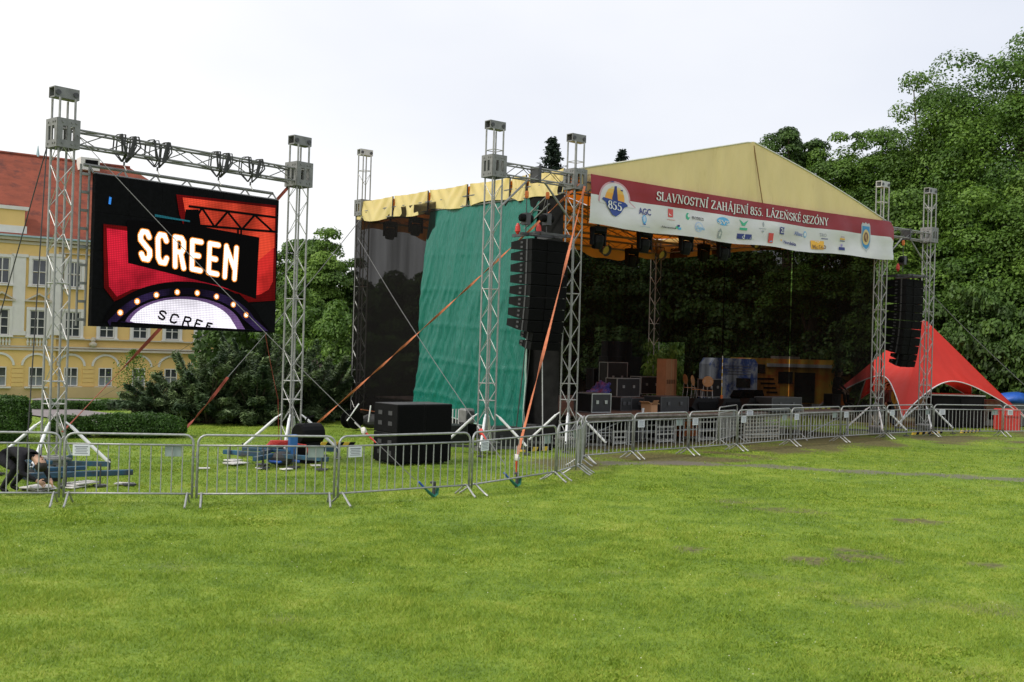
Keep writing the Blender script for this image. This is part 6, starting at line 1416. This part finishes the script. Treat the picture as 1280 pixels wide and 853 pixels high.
MB().tube([(.24*math.cos(k*PI/8), -.03, p.z+.1+.24*math.sin(k*PI/8)) for k in range(17)], .025, 5).build('ring', M['black'], t); MB().tube([(.08*math.cos(k*PI/6), -.03, p.z+.18+.07*math.sin(k*PI/6)) for k in range(13)], .022, 5).tube([(.09*math.cos(k*PI/6), -.031, p.z+.03+.08*math.sin(k*PI/6)) for k in range(13)], .022, 5).build('figure', M['black'], t)
p = at(1062, 460, 60); t = thing('white_marquee', 'pale marquee far behind the stage right of the motorhome', 'marquee', (p.x, 60, gz(p.x, 60)), .2)
hz_ = p.z-gz(p.x, 60)
MB().box((0, 1.5, hz_*.38), (4.2, 3, hz_*.76)).build('wall', mat('marquee_white', (.55, .56, .58), .6), t); MB().add([(-2.2, -.1, hz_*.75), (2.2, -.1, hz_*.75), (2.2, 3.1, hz_*.75), (-2.2, 3.1, hz_*.75), (-1.6, 1.5, hz_*1.05), (1.6, 1.5, hz_*1.05)], [(0, 1, 5, 4), (1, 2, 5), (2, 3, 4, 5), (3, 0, 4)]).build('roof', mat('marquee_roof', (.5, .52, .55), .6), t)

# ------------------------------------------------------------------ vehicles behind the stage
m_tyre = mat('tyre', (.02, .02, .02), .8); m_vglass = mat('dark_glass', (.015, .016, .018), .12, 0, .2, 2, spec=.7)
m_flame = mat('flame_paint', (.50, .20, .03), .4, 0, .1, .8, dark=(.45, .05, .02), darkpos=(.45, .55)); m_yel = mat('yellow_body', (.50, .30, .04), .4, 0, .15, 1.2, dark=(.60, .16, .02), darkpos=(.48, .56))
m_bluew = mat('blue_white_body', (.55, .60, .70), .4, 0, .1, 1.0, dark=(.05, .12, .40), darkpos=(.48, .54), stretch=(1, 1, .7))
def wheels(t, xs_, y, r=.34):
    for x in xs_:
        w_ = MB().lathe([(0, -.11), (r*.9, -.11), (r, -.08), (r, .08), (r*.9, .11), (0, .11)], n=18).build('wheel', m_tyre, t, loc=(x, y, r), rot=(PI/2, 0, 0)); MB().lathe([(0, .112), (r*.55, .113), (r*.5, .12), (0, .125)], n=14).build('rim', M['alu_bright'], w_)
VA = .30
q0, q1 = at(940, 505, 54), at(1058, 505, 56); ht = at(985, 449, 55).z-gz(q0.x, 55)
t = thing('motorhome', 'orange and yellow painted motorhome with an overcab bed, parked behind the scrim', 'motorhome', ((q0.x+q1.x)/2, 55, gz(q0.x, 55)), VA)
W_ = (q1-q0).length/math.cos(VA)*.98; xl, xr = -W_/2, W_/2; cab = xr-.9
MB().prism([(xl, .45), (cab+.15, .45), (cab+.15, ht*.62), (xr-.02, ht*.62), (xr+.12, ht*.80), (xr-.1, ht*.95), (xr-.7, ht), (xl+.1, ht), (xl, ht-.1)], 0, 2.1).build('body', m_yel, t)
MB().prism([(cab+.16, .40), (xr+.75, .40), (xr+.85, .85), (xr+.55, 1.1), (xr+.1, ht*.615), (cab+.16, ht*.615)], .1, 2.0).build('cab', m_yel, t)
MB().box((xl+1.0, -.004, ht*.45), (1.4, .012, ht*.5)).build('flame_panel', m_flame, t)
for x, z, w, h in ((xl+2.0, 1.75, .8, .55), (xr-.55, ht*.80, .75, .45), (xl+.5, ht-.5, .7, .4)): f_ = MB().box((x, -.02, z), (w, .03, h)).build('window', m_vglass, t); MB().box((x, -.03, z-h/2-.02), (w+.05, .03, .03)).build('frame', M['black'], f_)
f_ = MB().box((xl+3.1, -.02, 1.25), (1.15, .03, 1.5)).build('door', m_vglass, t); MB().box((xl+3.5, -.045, 1.2), (.05, .03, .15)).build('handle', M['black'], f_)
MB().box((xr-.05+.2, .09, 1.55), (.5, .03, .4)).build('window', m_vglass, t)
MB().box(((xl+cab)/2+.3, -.12, ht-.32), (W_*.62, .22, .16)).build('awning', M['alu_bright'], t); MB().box((-.3, 1.0, ht+.06), (1.2, .8, .14)).build('roof_vent', M['alu_dull'], t)
for k in range(4): MB().box((xl+.9+.12*k, -.03, ht*.62-.22*k), (.9-.1*k, .02, .09)).build('stripe', M['black'], t)
wheels(t, (xl+1.1, xr+.1), .12)
q0, q1 = at(892, 505, 52), at(941, 505, 53); ht2 = at(905, 448, 52.5).z-gz(q0.x, 52)
t = thing('camper_van', 'white and blue painted camper van standing left of the motorhome behind the scrim', 'van', ((q0.x+q1.x)/2, 52.5, gz(q0.x, 52)), .12)
W2 = (q1-q0).length; MB().prism([(-W2/2, .4), (W2/2, .4), (W2/2, ht2-.2), (W2/2-.15, ht2), (-W2/2+.2, ht2), (-W2/2, ht2-.3)], 0, 1.9).build('body', m_bluew, t)
for k in range(4): MB().box((.1, -.012, ht2-.35-.13*k), (W2*.62, .01, .03)).build('stripe', M['ink'], t)
MB().box((W2*.2, -.02, ht2*.55), (.7, .03, .45)).build('window', m_vglass, t); MB().box((-W2*.2, -.015, ht2*.4), (.8, .02, 1.4)).build('door', m_bluew, t); wheels(t, (-W2*.3, W2*.3), .1)

# ------------------------------------------------------------------ people
m_skin = mat('skin', (.42, .25, .17), .6, 0, .06, 6); m_hair = mat('dark_hair', (.02, .015, .012), .7, 0, .3, 20, .3, 60)
def person(label, loc, rz, J_, shirt, trousers, group=None, hair=None, scale=1.0, shoes=None):
    t = thing('person', label, 'person', loc, rz, group); t.scale = (scale,)*3
    names = list(J_); edges = [('pelvis', 'spine'), ('spine', 'chest'), ('chest', 'neck'), ('neck', 'chin'), ('chin', 'head'), ('head', 'crown')]
    for s_ in 'lr': edges += [('chest', 'sh'+s_), ('sh'+s_, 'el'+s_), ('el'+s_, 'wr'+s_), ('wr'+s_, 'pa'+s_), ('pelvis', 'hip'+s_), ('hip'+s_, 'kn'+s_), ('kn'+s_, 'an'+s_), ('an'+s_, 'toe'+s_)]
    rad = dict(pelvis=.15, spine=.135, chest=.155, neck=.058, chin=.065, head=.095, crown=.07)
    for s_ in 'lr': rad.update({'sh'+s_: .072, 'el'+s_: .046, 'wr'+s_: .032, 'pa'+s_: .036, 'hip'+s_: .105, 'kn'+s_: .066, 'an'+s_: .046, 'toe'+s_: .038})
    J_ = dict(J_); J_['chin'] = tuple(Vector(J_['neck']).lerp(Vector(J_['head']), .5)); hd = Vector(J_['head']); dd = (hd-Vector(J_['neck'])).normalized(); J_['crown'] = tuple(hd+dd*.10)
    if hair is None: hair = m_hair
    for s_ in 'lr':       # palm, four fingers and a thumb
        wr, el = Vector(J_['wr'+s_]), Vector(J_['el'+s_]); fd = (wr-el).normalized(); sd_ = fd.cross(Vector((0, 1, .3))).normalized(); pa = wr+fd*.07; J_['pa'+s_] = tuple(pa)
        for k in range(4):
            b_ = pa+sd_*(.022*(k-1.5)); n1, n2 = f'f{k}a{s_}', f'f{k}b{s_}'; L_ = (.07, .08, .075, .055)[k]
            J_[n1] = tuple(b_+fd*.04); J_[n2] = tuple(b_+fd*(.04+L_*.6)+Vector((0, 0, -.02))); edges += [('pa'+s_, n1), (n1, n2)]; rad[n1] = .011; rad[n2] = .008
        n1, n2 = f'ta{s_}', f'tb{s_}'; J_[n1] = tuple(pa-fd*.02+sd_*.045); J_[n2] = tuple(pa+fd*.02+sd_*.07); edges += [('pa'+s_, n1), (n1, n2)]; rad[n1] = .012; rad[n2] = .009
    keys = ['pelvis']+[k for k in J_ if k != 'pelvis']; ix = {k: i for i, k in enumerate(keys)}
    me = bpy.data.meshes.new('body'); me.from_pydata([J_[k] for k in keys], [(ix[a], ix[b_]) for a, b_ in edges], []); o = bpy.data.objects.new('tmp', me); COL.objects.link(o)
    sk = o.modifiers.new('s', 'SKIN'); sk.use_smooth_shade = True; ss = o.modifiers.new('u', 'SUBSURF'); ss.levels = ss.render_levels = 2
    for i, k in enumerate(keys):
        r = rad[k]; me.skin_vertices[0].data[i].radius = (r, r*(.78 if k in ('pelvis', 'spine', 'chest') else 1)); me.skin_vertices[0].data[i].use_root = (i == 0)
    dg = bpy.context.evaluated_depsgraph_get(); bme = bpy.data.meshes.new_from_object(o.evaluated_get(dg)); bpy.data.objects.remove(o)
    bme.materials.clear()
    for m_ in (shirt, trousers, m_skin, shoes or M['black']): bme.materials.append(m_)
    reg = []
    for a, b_ in edges:
        if a[:3] in ('hip', 'kn'+a[-1:]) or a.startswith('kn') or (a == 'pelvis'): r = 1
        elif a.startswith('an'): r = 3
        elif a.startswith('wr') or a.startswith('pa') or a[0] in 'ft' or a in ('neck', 'chin', 'head'): r = 2
        else: r = 0
        if b_ == 'spine': r = 0
        reg.append((Vector(J_[a]), Vector(J_[b_]), r))
    for p in bme.polygons:
        c = p.center; best, br = 9, 0
        for a, b_, r in reg:
            d = b_-a; s_ = min(1, max(0, (c-a).dot(d)/max(1e-9, d.length_squared))); q = (a+d*s_-c).length
            if q < best: best, br = q, r
        p.material_index = br
    link('body', bme, t)
    up_ = dd; fwd = Vector((0, -1, 0)); fwd = (fwd-up_*fwd.dot(up_)).normalized() if abs(up_.dot(fwd)) < .95 else Vector((0, 0, -1)); sx = up_.cross(fwd)
    mb = MB(); mb.grid(lambda u, v: tuple(hd+up_*(.03+.105*math.cos(v*PI*.58))+(-fwd*.018)+(sx*math.cos(u*2*PI)*.098+fwd*math.sin(u*2*PI)*(.108 if math.sin(u*2*PI) < 0 else .085))*math.sin(v*PI*.58)), 16, 8); mb.build('hair', hair, t, smooth=True)
    f_ = MB().tube([hd+fwd*.085+up_*.0, hd+fwd*.112-up_*.03], [.010, .016], 6).build('nose', m_skin, t)
    for s_ in (-1, 1): MB().tube([hd+fwd*.088+sx*(s_*.032)+up_*.014, hd+fwd*.094+sx*(s_*.032)+up_*.014], .009, 6).build('eye', M['black'], t); MB().tube([hd+sx*(s_*.092)-up_*.02, hd+sx*(s_*.104)+up_*.02], .016, 6).build('ear', m_skin, t)
    MB().tube([hd+fwd*.085-up_*.055-sx*.022, hd+fwd*.09-up_*.057, hd+fwd*.085-up_*.055+sx*.022], .006, 5).build('mouth', M['red_strap'], t)
    return t
stand = dict(pelvis=(0, 0, .95), spine=(0, -.01, 1.12), chest=(0, -.01, 1.34), neck=(0, 0, 1.50), head=(0, -.02, 1.64), hipl=(-.09, 0, .90), hipr=(.09, 0, .90), knl=(-.10, -.02, .50), knr=(.10, -.01, .50), anl=(-.10, .02, .09), anr=(.11, .02, .09), toel=(-.11, -.13, .045), toer=(.12, -.13, .045), shl=(-.19, 0, 1.42), shr=(.19, 0, 1.42), ell=(-.24, .0, 1.13), elr=(.24, .0, 1.13), wrl=(-.24, -.10, .90), wrr=(.20, -.16, .98))
bend = dict(pelvis=(0, .26, .60), spine=(0, .10, .70), chest=(0, -.14, .68), neck=(0, -.32, .60), head=(0, -.44, .52), hipl=(-.11, .24, .56), hipr=(.11, .22, .56), knl=(-.17, -.10, .42), knr=(.17, -.04, .40), anl=(-.17, .16, .09), anr=(.17, .28, .09), toel=(-.19, .01, .045), toer=(.18, .14, .045), shl=(-.17, -.20, .63), shr=(.17, -.20, .63), ell=(-.25, -.30, .38), elr=(.24, -.34, .38), wrl=(-.14, -.50, .26), wrr=(.12, -.54, .25))
sit = dict(pelvis=(0, .1, .52), spine=(0, .06, .70), chest=(0, 0, .90), neck=(0, -.06, 1.06), head=(0, -.10, 1.20), hipl=(-.10, .06, .50), hipr=(.10, .06, .50), knl=(-.14, -.34, .50), knr=(.14, -.34, .50), anl=(-.14, -.36, .09), anr=(.15, -.38, .09), toel=(-.14, -.50, .045), toer=(.15, -.52, .045), shl=(-.18, 0, .98), shr=(.18, 0, .98), ell=(-.25, -.08, .72), elr=(.25, -.08, .72), wrl=(-.16, -.28, .58), wrr=(.14, -.30, .58))
m_dk = mat('black_clothes', (.012, .012, .015), .85, 0, .3, 9, .3, 20, spec=.2); m_yc = mat('mustard_shirt', (.36, .22, .02), .8, 0, .15, 8, .3, 20); m_jn = mat('dark_jeans', (.03, .04, .07), .8, 0, .2, 10, .3, 30); m_gc = mat('grey_clothes', (.10, .10, .11), .8, 0, .2, 10); m_mr = mat('maroon_shirt', (.10, .02, .02), .8, 0, .2, 9)
p = ground(22, 619); person('person in black clothes bending down over the foot of the left screen tower', (p.x-.05, p.y+.12, 0), 1.25, bend, m_dk, m_dk)
GPp = 'people inside the red tent'
def ppl(label, px, ypx, Y_, rz, pose, sh, tr__, sc=1.0, **k): p = at(px, ypx, Y_); return person(label, (p.x, Y_, max(0, gz(p.x, Y_))), rz, pose, sh, tr__, scale=sc, **k)
ppl('person in a mustard yellow shirt under the left arch of the red tent', 1117, 540, 43, .9, stand, m_yc, m_jn, .93, group=GPp)
ppl('person in a dark maroon shirt beside the inner right tower inside the red tent', 1102, 540, 43.4, -.6, stand, m_mr, m_dk, .92, group=GPp)
ppl('person with pale face looking between two others in the red tent', 1110, 538, 44.6, .1, stand, m_gc, m_dk, .92, group=GPp)
ppl('person in brown behind the outer right tower in the red tent', 1148, 540, 43, .4, stand, mat('brown_clothes', (.16, .08, .03), .8), m_dk, .90, group=GPp)
a, b = onst(1046, 507); w_ = ST.W(a, b, DZ); t = person('dark figure sitting at the right end of the stage before the motorhome', w_, ST.ang+.2, sit, m_dk, m_dk)
case('low black case the dark figure sits on at the right end of the stage', a, b+.2, DZ, .5, .4, .42, edge=False, wheels=False)
MB()
